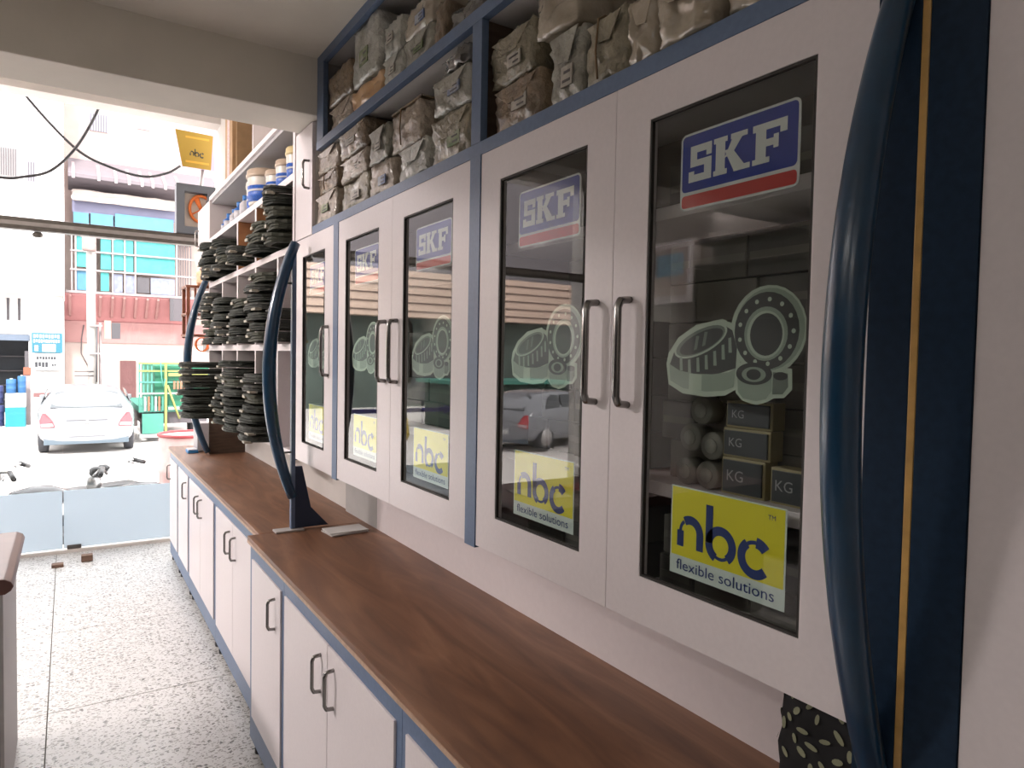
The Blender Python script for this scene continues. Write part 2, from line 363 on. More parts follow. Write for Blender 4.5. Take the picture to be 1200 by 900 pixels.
# ------------------------------------------------------------------ upper cabinets with glass doors
def arc(cx, cy, r, a0, a1, n=16): return [(cx + r * math.cos(R(a0 + (a1 - a0) * i / n)), cy + r * math.sin(R(a0 + (a1 - a0) * i / n))) for i in range(n + 1)]
def stroke(mb, pts, wdt, fn, d, m):
    n = len(pts); L = []; Rr = []
    for i, p in enumerate(pts):
        a = pts[max(i - 1, 0)]; b = pts[min(i + 1, n - 1)]; tx, ty = b[0] - a[0], b[1] - a[1]; l = math.hypot(tx, ty) or 1
        nx, ny = -ty / l, tx / l; L.append((p[0] + nx * wdt / 2, p[1] + ny * wdt / 2)); Rr.append((p[0] - nx * wdt / 2, p[1] - ny * wdt / 2))
    vs = [fn(u, v, d) for u, v in L + Rr]
    mb.add(vs, [(i, i + 1, n + i + 1, n + i) for i in range(n - 1)], m)
def rrect(u0, u1, v0, v1, r, n=5):
    return arc(u1 - r, v1 - r, r, 0, 90, n) + arc(u0 + r, v1 - r, r, 90, 180, n) + arc(u0 + r, v0 + r, r, 180, 270, n) + arc(u1 - r, v0 + r, r, 270, 360, n)
def ell(cx, cy, a, b, rot=0, n=28):
    c, s_ = math.cos(R(rot)), math.sin(R(rot))
    return [(cx + a * math.cos(t) * c - b * math.sin(t) * s_, cy + a * math.cos(t) * s_ + b * math.sin(t) * c) for t in [2 * math.pi * i / n for i in range(n)]]
SKF_MATS = [SWHITE, SBLUE, SRED]
def skf(mb, fn):                # 20.8 x 11.4 cm
    W, H = 20.8, 11.6
    mb.poly(rrect(0, W, 0, H, 1.0), fn, 0, -.0006, 0)
    mb.poly(rrect(.35, W - .35, 2.75, H - .35, .7), fn, .0003, m=1)
    mb.poly(rrect(.35, W - .35, .35, 2.25, .55), fn, .0003, m=2)
    kk = [0]
    def q(*p): kk[0] += 1; mb.poly(p, fn, .0006 + kk[0] * .00004, m=0)
    b, tp = 4.1, 9.5; hgt = tp - b
    def rc(u0, u1, v0, v1): q((u0, b + v0 * hgt), (u1, b + v0 * hgt), (u1, b + v1 * hgt), (u0, b + v1 * hgt))
    # S
    rc(2.0, 6.1, .80, 1); rc(2.0, 3.3, .44, .8); rc(2.0, 6.1, .42, .60); rc(4.7, 6.1, .2, .44); rc(1.7, 6.1, 0, .20); rc(5.1, 6.1, .66, .82); rc(1.7, 2.8, .18, .30)
    # K
    rc(6.9, 8.6, 0, 1); rc(6.5, 9.0, .86, 1); rc(6.5, 9.0, 0, .14)
    q((8.5, b + .42 * hgt), (10.2, b + hgt), (12.2, b + hgt), (10.0, b + .50 * hgt)); rc(9.6, 12.5, .86, 1)
    q((8.5, b + .62 * hgt), (9.9, b + .62 * hgt), (12.6, b), (10.3, b)); rc(10.2, 13.0, 0, .14)
    # F
    rc(13.9, 15.6, 0, 1); rc(13.4, 16.2, 0, .14); rc(13.4, 18.9, .82, 1); rc(17.8, 18.9, .66, .84); rc(15.4, 17.6, .40, .58); rc(16.8, 17.6, .32, .66)
NBC_MATS = [PALE, YELLOW, NAVY]
def nbc_letters(mb, fn, m, d=.0006):
    w_ = 1.35
    stroke(mb, [(2.1, 4.5), (2.1, 7.0)] , w_, fn, d, m); stroke(mb, [(2.1, 6.9)] + arc(4.05, 6.9, 1.95, 165, 128, 5), .55, fn, d, m)
    stroke(mb, arc(4.05, 6.9, 1.95, 125, 0, 12) + [(6.0, 4.5)], w_, fn, d, m)
    stroke(mb, [(7.75, 11.9), (7.75, 6.3)], w_, fn, d, m)
    stroke(mb, arc(9.9, 6.2, 2.15, -75 + 360, 180, 16), w_, fn, d, m) if False else None
    stroke(mb, arc(9.9, 6.3, 2.15, 180, 245, 8), w_, fn, d, m); stroke(mb, arc(9.9, 6.3, 2.0, 240, 305, 8), .5, fn, d, m)
    stroke(mb, arc(9.9, 6.3, 2.15, 305, 540, 22), w_, fn, d, m)
    stroke(mb, arc(15.9, 6.0, 2.25, 38, 85, 8), w_ * 1.15, fn, d, m); stroke(mb, arc(15.9, 6.0, 2.2, 85, 125, 6), .55, fn, d, m)
    stroke(mb, arc(15.9, 6.0, 2.25, 125, 318, 22), w_, fn, d, m)
def nbc(mb, fn):               # 20.8 x 13.8 cm
    mb.poly([(0, 0), (20.8, 0), (20.8, 13.8), (0, 13.8)], fn, 0, -.0006, 0)
    mb.poly([(.25, 2.95), (20.55, 2.95), (20.55, 13.6), (.25, 13.6)], fn, .0003, m=1)
    nbc_letters(mb, fn, 2)
    put_text(mb, 'flexible solutions', 2.3, 1.4, .85, fn, .0006, 2, width=17.8)
    put_text(mb, 'TM', .95, 17.9, 11.9, fn, .0006, 2, width=1.2)
BEAR_MATS = [BPALE, BMID, BDARK, BLIGHT]
def bearing(mb, fn):           # cm from glass left edge / bottom
    mb.poly(ell(22.2, 39.8, 6.1, 6.1), fn, 0, -.0006, 0)
    mb.poly([(3.6, 34.9), (4.0, 36.6), (6.0, 39.0), (9.6, 40.9), (14.5, 41.6), (17.0, 40.6), (18.0, 37.4), (17.9, 34.5), (17.6, 31.6), (15.4, 30.5), (11.9, 30.1), (7.2, 30.4), (4.2, 31.7)], fn, .00005, -.0006, 0)
    mb.poly([(16.9, 34.6), (18.2, 35.4), (20.2, 35.8), (23.8, 34.9), (26.3, 34.6), (26.4, 31.9), (25.2, 30.7), (23.6, 30.6), (22.6, 30.0), (20.8, 29.5), (18.6, 29.9), (17.3, 31.0)], fn, .0001, -.0006, 0)
    # ring bearing
    mb.poly(ell(22.4, 39.9, 5.6, 5.6), fn, .0002, m=3); mb.poly(ell(22.0, 39.7, 5.2, 5.3), fn, .0003, m=2)
    for k in range(13):
        a = 2 * math.pi * k / 13; mb.poly(ell(22.0 + 4.35 * math.cos(a), 39.6 + 4.4 * math.sin(a), .33, .33, n=8), fn, .0004, m=0)
    mb.poly(ell(22.0, 39.3, 3.5, 3.7), fn, .0004, m=3); mb.poly(ell(22.0, 39.2, 3.0, 3.25), fn, .0005, m=0); mb.poly(ell(22.1, 39.2, 2.6, 2.9), fn, .0006, m=2)
    # tapered roller bearing
    mb.poly([(4.4, 34.9), (5.2, 36.7), (7.0, 38.8), (10.6, 40.3), (14.5, 40.9), (16.4, 39.9), (17.3, 37.4), (17.2, 34.5), (12, 33), (6, 33.6)], fn, .0003, m=2)
    mb.poly(ell(10.4, 38.4, 5.4, 2.0, 20), fn, .0004, m=0); mb.poly(ell(10.4, 38.4, 5.0, 1.7, 20), fn, .0005, m=1); mb.poly(ell(10.6, 38.3, 4.4, 1.4, 20), fn, .0006, m=2)
    for cx, cy in ((9.6, 38.3), (11.2, 38.9)): mb.poly([(cx - .3, cy - 1.3), (cx + .3, cy - 1.1), (cx + .7, cy + .9), (cx + .1, cy + .9)], fn, .0007, m=1)
    for cx, cy in ((6.9, 34.9), (8.6, 34.5), (10.3, 34.8), (11.9, 35.2), (13.5, 35.8), (15.0, 36.7), (16.2, 37.7)):
        mb.poly([(cx - .35, cy - 1.0), (cx + .25, cy - 1.0), (cx + .05, cy + 1.2), (cx - .45, cy + 1.1)], fn, .0005, m=3)
    mb.poly([(4.3, 34.9), (6.5, 33.9), (9.5, 33.5), (13, 33.5), (16.0, 33.9), (17.2, 34.5), (16.9, 31.8), (15.3, 31.2), (11.9, 30.9), (7.3, 31.2), (4.6, 32.3)], fn, .0006, m=3)
    mb.poly([(8.5, 33.5), (11, 33.4), (11, 31.0), (8.5, 31.1)], fn, .0007, m=0)
    # small bearing and ring
    mb.poly([(17.5, 34.0), (23.2, 34.0), (23.3, 31.6), (22.4, 30.4), (20.8, 30.0), (18.6, 30.3), (17.7, 31.2)], fn, .0004, m=3)
    mb.poly([(23.4, 34.1), (25.7, 34.0), (25.8, 32.2), (25.0, 31.2), (23.4, 31.1)], fn, .0004, m=1)
    mb.poly(ell(20.3, 33.8, 3.0, 1.55), fn, .0006, m=2); mb.poly(ell(20.3, 33.7, 2.0, 1.05), fn, .0007, m=3); mb.poly(ell(20.3, 33.7, 1.2, .75), fn, .0008, m=2)
    mb.poly(ell(24.6, 33.6, 1.1, .55), fn, .0006, m=2)

ZG0, ZG1 = 1.146, 1.885
def glass_door(unit, a, b, ga, gb, hy):
    """door y a..b with glass opening ga..gb"""
    z0, z1 = 1.068, 1.956
    mb = MB()
    for x in (XF, XF + .018):
        mb.v += [(x, a, z0), (x, b, z0), (x, b, z1), (x, a, z1), (x, ga, ZG0), (x, gb, ZG0), (x, gb, ZG1), (x, ga, ZG1)]
    ringfaces(mb); d = mb.build('door', WHITE, unit, bevel=.0012)
    bx(XF + .008, XF + .012, ga - .006, gb + .006, ZG0 - .006, ZG1 + .006).build('glass', GLASS, d)
    mb = MB()
    for x in (XF + .0012, XF + .0078):
        mb.v += [(x, ga + .0003, ZG0 + .0003), (x, gb - .0003, ZG0 + .0003), (x, gb - .0003, ZG1 - .0003), (x, ga + .0003, ZG1 - .0003), (x, ga + .004, ZG0 + .004), (x, gb - .004, ZG0 + .004), (x, gb - .004, ZG1 - .004), (x, ga + .004, ZG1 - .004)]
    ringfaces(mb); mb.build('gasket', mat('gasket_dark', (.03, .026, .022), .6), d)
    xs = XF + .0135
    def fn_at(u0, v0):
        return lambda u, v, dd: (xs - dd, gb - u0 - u / 100, v0 + v / 100)
    mb = MB(); skf(mb, fn_at(.056, 1.730)); mb.build('sticker', SKF_MATS, d, fix=False)
    mb = MB(); nbc(mb, fn_at(.055, 1.168)); mb.build('sticker', NBC_MATS, d, fix=False)
    mb = MB(); bearing(mb, fn_at(0, ZG0)); mb.build('sticker', BEAR_MATS, d, fix=False)
    handle(d, XF, hy, 1.425, 1.600, .026, .0076)
    return d
def upper_unit(label, y0, y1, doors):
    t = thing('upper_cabinet', label, 'cabinet', ((XF + XW) / 2, (y0 + y1) / 2, 1.066), 'glass fronted upper cabinets')
    xa = XF + .019
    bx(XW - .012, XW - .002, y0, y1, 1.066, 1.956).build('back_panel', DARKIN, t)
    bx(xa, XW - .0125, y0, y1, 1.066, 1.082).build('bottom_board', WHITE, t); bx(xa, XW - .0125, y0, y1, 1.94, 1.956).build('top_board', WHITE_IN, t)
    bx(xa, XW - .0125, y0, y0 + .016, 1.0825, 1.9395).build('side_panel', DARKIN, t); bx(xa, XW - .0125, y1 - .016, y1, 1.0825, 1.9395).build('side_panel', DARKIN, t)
    for z in (1.272, 1.735): bx(XF + .055, XW - .013, y0 + .017, y1 - .017, z, z + .022).build('shelf', WHITE, t, bevel=.001)
    for d in doors: glass_door(t, *d)
    return t
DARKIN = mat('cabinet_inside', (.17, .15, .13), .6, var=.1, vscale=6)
upper_unit('upper cabinet nearest the camera with two glass doors and stickers', .457, 1.368, [(.457, .9095, .534, .828, .866), (.9105, 1.367, .987, 1.285, .950)])
upper_unit('middle upper cabinet with two reflecting glass doors', 1.417, 2.345, [(1.418, 1.8755, 1.502, 1.796, 1.832), (1.8765, 2.344, 1.978, 2.273, 1.918)])
upper_unit('narrow upper cabinet with one glass door behind the curved blue bow', 2.396, 2.895, [(2.397, 2.868, 2.496, 2.78, 2.452)])
# blue stiles between the units, gold strip, next cabinet
def stile(label, y0, y1, z0=1.062, z1=1.958, m=BLUE, nm='cabinet_stile'):
    o = bx(XF - .002, XF + .0185, y0, y1, z0, z1).build(nm, m, bevel=.001); return tag(o, label, 'trim')
stile('blue vertical strip between the two nearest double door upper cabinets', 1.3685, 1.4165)
stile('blue vertical strip between the middle and the narrow upper cabinet', 2.3455, 2.3955)
stile('grey blue edge strip at the far side of the narrow upper cabinet', 2.869, 2.8945)
stile('dark blue vertical strip behind the nearest curved bow', .408, .4565, 1.0, 2.0, mat('deep_blue_laminate', (.012, .028, .055), .45, var=.15, vscale=90))
MATS['deep_blue_laminate'].node_tree.nodes['Principled BSDF'].inputs['Specular IOR Level'].default_value = .15
stile('thin gold vertical edge strip beside the nearest curved bow', .399, .4075, 1.0, 2.0, GOLD)
stile('dark blue vertical strip to the right of the gold edge', .343, .3985, 1.0, 2.0, MATS['deep_blue_laminate'])
t = thing('upper_cabinet', 'plain white cabinet front cut off by the right edge of the view', 'cabinet', (.9, -.1, .95))
bx(XF + .02, XW - .002, -.6, .342, .95, 2.05).build('body', WHITE_IN, t); bx(XF, XF + .019, -.14, .342, .95, 2.05).build('door', WHITE, t, bevel=.001)

# ------------------------------------------------------------------ open shelves above the upper cabinets
t = thing('open_shelf', 'open blue edged shelf unit of wrapped parcels above the glass cabinets', 'shelf', (.9, 1.5, 1.957))
bx(XF, XF + .02, .345, 2.655, 1.957, 1.987).build('bottom_rail', BLUE, t, bevel=.001); bx(XF + .021, XW - .002, .345, 2.6, 1.9575, 1.986).build('bottom_board', WHITE_IN, t)
bx(XF, XF + .02, .345, 2.61, 2.262, 2.292).build('middle_rail', BLUE, t, bevel=.001); bx(XF + .021, XW - .002, .345, 2.60, 2.266, 2.290).build('middle_board', WHITE_IN, t)
bx(XF, XF + .02, .345, 2.604, 2.566, 2.6).build('top_rail', BLUE, t, bevel=.001); bx(XF + .021, XW - .002, .345, 2.6, 2.585, 2.599).build('top_board', WHITE_IN, t)
bx(XF, XF + .018, 1.375, 1.418, 1.9875, 2.2615).build('divider', BLUE, t, bevel=.001); bx(XF + .019, XW - .002, 1.387, 1.405, 1.9875, 2.2655).build('divider_board', BROWNP, t)
bx(XF, XF + .018, 2.53, 2.604, 2.2925, 2.5655).build('end_post', BLUE, t, bevel=.001); bx(XF + .019, XW - .002, 2.59, 2.603, 2.2925, 2.5845).build('end_board', WHITE_IN, t)
t = thing('wall_cupboard', 'small white cupboard with one handle under the concrete beam', 'cabinet', (.9, 2.75, 1.99))
bx(XF + .012, XW - .002, 2.66, 2.885, 1.96, 2.388).build('body', WHITE_IN, t); d = bx(XF, XF + .0115, 2.66, 2.885, 1.96, 2.385).build('door', WHITE, t, bevel=.001)
handle(d, XF, 2.70, 2.14, 2.246)

# wrapped parcels ----------------------------------------------------------
PARC = [mat('parcel_olive', (0.13, 0.115, 0.075), .38, var=.1, vscale=19, bump=.8, bscale=55, coat=.5, col2=(0.34, 0.3, 0.21)),
        mat('parcel_cream', (0.2, 0.155, 0.11), .38, var=.1, vscale=19, bump=.8, bscale=55, coat=.5, col2=(0.5, 0.42, 0.34)),
        mat('parcel_grey', (0.15, 0.145, 0.115), .38, var=.1, vscale=19, bump=.8, bscale=55, coat=.5, col2=(0.42, 0.41, 0.35)),
        mat('parcel_brown', (0.09, 0.06, 0.035), .38, var=.1, vscale=19, bump=.8, bscale=55, coat=.5, col2=(0.3, 0.22, 0.14)),
        mat('parcel_pale', (0.26, 0.26, 0.22), .38, var=.1, vscale=19, bump=.8, bscale=55, coat=.5, col2=(0.58, 0.58, 0.53)),
        mat('bag_dark', (.06, .055, .05), .25, var=.1, vscale=12, bump=.8, bscale=25, coat=.6, col2=(.30, .29, .27)),
        mat('bag_peach', (.52, .30, .14), .4, var=.1, vscale=8, bump=.6, bscale=20, coat=.3, col2=(.70, .47, .28)),
        mat('bag_film', (.30, .25, .18), .2, var=.1, vscale=9, bump=.9, bscale=18, coat=.7, col2=(.52, .46, .37))]
STRING = mat('jute_string', (.20, .13, .07), .8)
PRINT = mat('parcel_print', (.28, .26, .22), .5, var=.1, vscale=50, col2=(.52, .48, .42)); PRINTB = mat('parcel_print_blue', (.05, .10, .26), .5, var=.1, vscale=50, col2=(.42, .44, .46)); PRINTG = mat('parcel_print_green', (.10, .17, .07), .5, var=.1, vscale=40, col2=(.36, .36, .24))
DARKINK = mat('parcel_ink', (.09, .08, .08), .5)
def wobble_box(y0, y1, z0, z1, x0, x1, amp, seed, n=7, round_=.16, crease=0.0):
    bm = bmesh.new(); bmesh.ops.create_cube(bm, size=2.0); bmesh.ops.subdivide_edges(bm, edges=bm.edges[:], cuts=n, use_grid_fill=True)
    s3 = Vector(((x1 - x0) / 2, (y1 - y0) / 2, (z1 - z0) / 2)); c = Vector(((x0 + x1) / 2, (y0 + y1) / 2, (z0 + z1) / 2)); vs = []
    for v in bm.verts:
        p = v.co.copy(); l = max(abs(p.x), abs(p.y), abs(p.z)); nrm = p.normalized()
        e = sorted((abs(p.x), abs(p.y), abs(p.z)))[1]
        k = 1 - round_ * max(0, e - .62) ** 1.3
        q = Vector((p.x * s3.x, p.y * s3.y, p.z * s3.z)) * k
        w1 = noise.noise_vector(Vector((q.x * 9 + seed, q.y * 9, q.z * 9 + seed * 3)))
        w2 = noise.noise_vector(Vector((q.x * 32 + seed, q.y * 32, q.z * 32)))
        q += (w1 * .9 + w2 * .55) * amp
        if crease:
            rg = 1 - abs(noise.noise(Vector((q.x * 38 + q.z * 22 + seed, q.y * 38 - q.z * 14, q.z * 30 + seed)))) * 2.2; rg2 = 1 - abs(noise.noise(Vector((q.x * 80 - q.y * 40, q.y * 75 + seed, q.z * 80)))) * 2
            q += nrm * crease * (max(0, rg) ** 2 * 1.0 + max(0, rg2) ** 2 * .5 - .6)
        q = q + c; q.z = max(q.z, z0 + .0005)
        vs.append(q)
    bm.verts.index_update(); fs = [tuple(v.index for v in f.verts) for f in bm.faces]; bm.free()
    return vs, fs
_ps = [0]
def parcel(y0, y1, z0, z1, mi, label, name='wrapped_parcel', depth=None, x0=None, amp=.0075, lab=None, strap=False, cat='parcel', flap=False):
    _ps[0] += 1; sd = _ps[0] * 7.31
    x0 = XF + rnd.uniform(.008, .02) if x0 is None else x0
    x1 = min(XW - .012, x0 + (depth or rnd.uniform(.18, .21)))
    g = .002
    t = thing(name, label, cat, ((x0 + x1) / 2, (y0 + y1) / 2, z0), 'parcels on the shelves above the cabinets')
    vs, fs = wobble_box(y0 + g, y1 - g, z0 + .001, z1, x0, x1, amp, sd, 13, .2, .0055)
    MB().add(vs, fs, 0, True).build('wrapping', PARC[mi], t)
    h, wd = z1 - z0, y1 - y0
    # folded end flaps: two overlapping triangles of paper on the front end
    if flap or rnd.random() < .6:
        fx = x0 - .003; mb = MB(); cy, cz = (y0 + y1) / 2 + rnd.uniform(-.01, .01), z0 + h * rnd.uniform(.45, .6)
        fn = lambda u, v, dd: (fx - dd + .25 * abs(v - cz) * 0, u, v)
        mb.poly([(y1 - .012, z1 - .012), (y0 + .012, z1 - .01), (y0 + wd * .35, cz), (y1 - wd * .35, cz + .004)], fn, 0, .0025)
        mb.build('paper_flap', PARC[mi], t, bevel=.0008)
    if lab is not None:
        fx = x0 - .0050; k = {'w': PRINT, 'b': PRINTB, 'g': PRINTG}[lab]; mb = MB(); u0, v0 = y0 + wd * rnd.uniform(.22, .4), z0 + h * rnd.uniform(.22, .4)
        mb.box(fx, fx + .003, u0, u0 + wd * .30, v0, v0 + h * .26).build('paper_label', k, t)
        for j in range(2): MB().box(fx - .0006, fx - .0001, u0 + wd * .05, u0 + wd * rnd.uniform(.15, .26), v0 + h * (.05 + .11 * j), v0 + h * (.085 + .11 * j)).build('print_line', DARKINK, t)
    if strap:
        m_ = .005
        yy = (y0 + y1) / 2 + rnd.uniform(-.02, .02)
        MB().tube([(x0 - m_, yy, z0 + .012), (x0 - m_ - .002, yy + .004, (z0 + z1) / 2), (x0 - m_, yy, z1 - .006), (x0 + .01, yy, z1 + .003), (x1 - .02, yy, z1 + .003)], .0022, 6).build('string', STRING, t)
    return t
S0, S1 = 1.9875, 2.2925
P = 'paper parcel '
parcel(2.40, 2.645, S0, 2.095, 1, 'bottom creased parcel of the three stacked at the far end, lower shelf', lab='g', flap=True)
parcel(2.41, 2.645, 2.096, 2.170, 3, 'middle paper parcel of the stack of three at the far end of the lower shelf', strap=True)
parcel(2.415, 2.64, 2.171, 2.258, 1, 'top paper parcel of the stack of three at the far end of the lower shelf', flap=True)
parcel(2.112, 2.375, S0, 2.085, 0, 'bottom parcel with greenish side in the second stack from the far end, lower shelf', lab='w')
parcel(2.115, 2.38, 2.086, 2.165, 1, 'middle cream parcel in the second stack from the far end, lower shelf', lab='w')
parcel(2.115, 2.385, 2.166, 2.258, 3, 'top brown edged parcel in the second stack from the far end, lower shelf', lab='w', flap=True)
parcel(1.905, 2.095, S0, 2.09, 1, 'lower parcel of a pair with white and blue label, third stack from the far end', lab='b')
parcel(1.96, 2.105, 2.091, 2.20, 2, 'upper plain grey parcel of a pair, third stack from the far end', lab='w')
parcel(1.68, 1.87, S0, 2.088, 4, 'pale parcel with torn flap under the open topped carton on the lower shelf', flap=True)
t = parcel(1.735, 1.95, 2.089, 2.205, 1, 'open topped brown carton with raised ragged flap on the lower shelf', strap=True)
bx(.81, .98, 1.74, 1.945, 2.206, 2.212).build('lid_flap', PARC[3], t)
parcel(1.442, 1.655, S0, 2.105, 0, 'large olive parcel leaning against the blue divider, lower of two', lab='g', amp=.012)
parcel(1.445, 1.645, 2.106, 2.20, 2, 'crumpled grey parcel on the olive one beside the blue divider', lab='b', amp=.010)
parcel(1.455, 1.60, 2.201, 2.243, 5, 'dark shiny plastic bag on top of the parcels beside the blue divider', 'plastic_bag', amp=.012, cat='bag')
# upper row
parcel(2.275, 2.52, S1, 2.385, 1, 'lower of two brown parcels in the far corner of the top shelf')
parcel(2.275, 2.52, 2.386, 2.50, 3, 'upper of two brown parcels in the far corner of the top shelf')
parcel(2.03, 2.265, 2.376, 2.562, 4, 'tall pale parcel in clear film near the far end of the top shelf', lab='g', amp=.009)
parcel(2.02, 2.265, S1, 2.375, 6, 'peach coloured plastic bag under the tall pale parcel on the top shelf', 'plastic_bag', amp=.014, cat='bag')
parcel(1.86, 2.005, S1, 2.383, 4, 'pale box with dark printed mark, lower of two on the top shelf', lab='w')
parcel(1.87, 2.015, 2.384, 2.485, 4, 'white box with one slanted top, upper of two on the top shelf', lab='w')
parcel(1.66, 1.85, S1, 2.378, 2, 'box with green and yellow print under clear film on the top shelf', lab='g')
parcel(1.66, 1.85, 2.379, 2.47, 7, 'shiny film wrapped bundle on the green printed box, top shelf', lab='b', amp=.012)
parcel(1.585, 1.652, S1, 2.40, 3, 'narrow brown carton on edge beside the film wrapped bundle')
parcel(1.38, 1.58, S1, 2.36, 5, 'dark crinkled plastic bag on the top shelf above the blue divider', 'plastic_bag', amp=.013, cat='bag')
parcel(1.02, 1.33, S1, 2.40, 7, 'crumpled film bag on the top shelf nearest the camera', 'plastic_bag', amp=.014, cat='bag')
# nearest bay
parcel(1.165, 1.352, S0, 2.095, 3, 'lower carton with torn corner in the bay right of the blue divider', lab='w', flap=True)
parcel(1.195, 1.368, 2.096, 2.205, 0, 'upper olive carton in the bay right of the blue divider', lab='w')
parcel(1.045, 1.185, 2.135, 2.235, 7, 'crumpled shiny bag resting high in the bay right of the blue divider', 'plastic_bag', amp=.012, cat='bag')
parcel(1.03, 1.145, S0, 2.134, 2, 'small upright grey green carton second from the blue divider', lab='w', flap=True)
parcel(.905, 1.02, S0, 2.11, 0, 'olive carton with creased front, third from the blue divider', strap=True, flap=True)
parcel(.825, .90, S0, 2.10, 7, 'narrow shiny film packet, fourth from the blue divider', amp=.011)
parcel(.70, .82, S0, 2.075, 7, 'rounded glossy bag with brown contents hanging over the blue rail', 'plastic_bag', amp=.013, x0=XF - .012, cat='bag')
parcel(.56, .69, S0, 2.05, 7, 'low film bag at the top edge above the nearest cabinet', 'plastic_bag', amp=.011, cat='bag')

# things inside the cabinets --------------------------------------------------
CARD = [mat('carton_a', (.13, .12, .10), .6, var=.12, vscale=9), mat('carton_b', (.17, .155, .13), .6, var=.12, vscale=9), mat('carton_c', (.10, .095, .085), .6, var=.12, vscale=9)]
KGDARK = mat('kg_box_dark', (.035, .042, .045), .4); KGEDGE = mat('kg_box_edge', (.30, .25, .12), .5); KGINK = mat('kg_box_ink', (.32, .33, .33), .5)
def carton(x0, x1, y0, y1, z0, z1, m, label, grp):
    t = thing('carton', label, 'box', ((x0 + x1) / 2, (y0 + y1) / 2, z0), grp)
    bx(x0, x1, y0, y1, z0, z1).build('body', m, t, bevel=.002); yc = (y0 + y1) / 2
    bx(x0 - .0008, x0, y0 + .004, y1 - .004, (z0 + z1) / 2 - .006, (z0 + z1) / 2 + .006).build('tape', CARD[1], t)
CO = ['first', 'second', 'third', 'fourth', 'fifth', 'sixth', 'seventh', 'eighth', 'ninth', 'tenth', 'eleventh']
def fill(ya, yb, z0, rows, hgt, label, grp, xw=.125, seed=0):
    r2 = random.Random(seed)
    for r_ in range(rows):
        y = ya; c_ = 0
        while y < yb - .05:
            wd = min(r2.uniform(.09, .13), yb - y)
            carton(XW - .014 - xw + r2.uniform(0, .012), XW - .014, y + .001, y + wd - .001, z0 + r_ * hgt + .0005, z0 + (r_ + 1) * hgt - .001, r2.choice(CARD), CO[c_] + ' carton from the camera, ' + CO[r_].replace('first', 'lowest') + ' layer, ' + label, grp); y += wd; c_ += 1
fill(.48, .90, 1.2945, 6, .068, 'middle shelf behind nearest pane', 'cartons in the nearest cabinet', seed=1)
fill(.48, .90, 1.0825, 2, .07, 'bottom behind nearest pane', 'cartons at the bottom of the nearest cabinet', seed=2)
fill(.48, .90, 1.7575, 1, .09, 'top shelf behind nearest pane', 'cartons at the top of the nearest cabinet', seed=3)
fill(.95, 1.34, 1.2945, 4, .07, 'middle shelf behind second pane', 'cartons behind the second pane', seed=4)
fill(.95, 1.34, 1.0825, 2, .07, 'bottom behind second pane', 'cartons at the bottom behind the second pane', seed=5)
fill(1.45, 2.31, 1.2945, 4, .07, 'in the middle upper cabinet', 'cartons in the middle cabinet', seed=6)
fill(2.43, 2.86, 1.2945, 4, .07, 'in the narrow upper cabinet', 'cartons in the narrow cabinet', seed=8)
def kg(y0, y1, z0, z1, label):
    x0, x1 = .862, .895
    t = thing('bearing_box', label, 'box', ((x0 + x1) / 2, (y0 + y1) / 2, z0), 'dark bearing boxes in the nearest cabinet')
    bx(x0 + .003, x1, y0, y1, z0, z1).build('edge', KGEDGE, t, bevel=.002); bx(x0, x0 + .0032, y0 + .004, y1 - .004, z0 + .004, z1 - .004).build('front_panel', KGDARK, t, bevel=.0005)
    mb = MB(); h = z1 - z0; fn = lambda u, v, d: (x0 - .0004 - d, y1 - u, z0 + v)
    put_text(mb, 'KG', h * .42, (y1 - y0) * .16, h * .38, fn, 0, 0); mb.build('lettering', KGINK, t, fix=False)
kg(.651, .731, 1.2945, 1.352, 'dark bearing box with yellow edges standing on the shelf, lowest of three')
kg(.643, .730, 1.3525, 1.398, 'dark bearing box with yellow edges, middle of the pile of three')
kg(.641, .725, 1.3985, 1.440, 'dark bearing box with yellow edges, top of the pile of three')
kg(.575, .641, 1.2945, 1.348, 'dark bearing box beside the pile of three, partly behind the door frame')
ROLL = mat('paper_roll', (.26, .25, .22), .5, var=.15, vscale=30)
for k, (yc, zc, l) in enumerate(((.797, 1.374, 'grey paper roll end, second layer left of the dark bearing boxes'), (.760, 1.317, 'grey paper roll end on the shelf beside the dark bearing boxes'), (.806, 1.317, 'grey paper roll end on the shelf, furthest left'), (.752, 1.365, 'grey paper roll end directly left of the middle bearing box'), (.775, 1.420, 'grey paper roll end on top of the other rolls'))):
    t = thing('paper_roll', l, 'roll', (.9, yc, zc - .022))
    MB().lathe([(.0215, 0), (.0225, .003), (.0225, .03)], (.863, yc, zc), 18, axis='x').build('roll', ROLL, t); MB().lathe([(.012, 0), (.012, .002)], (.8608, yc, zc), 14, axis='x').build('end_disc', mat('roll_end', (.36, .35, .31), .5), t)

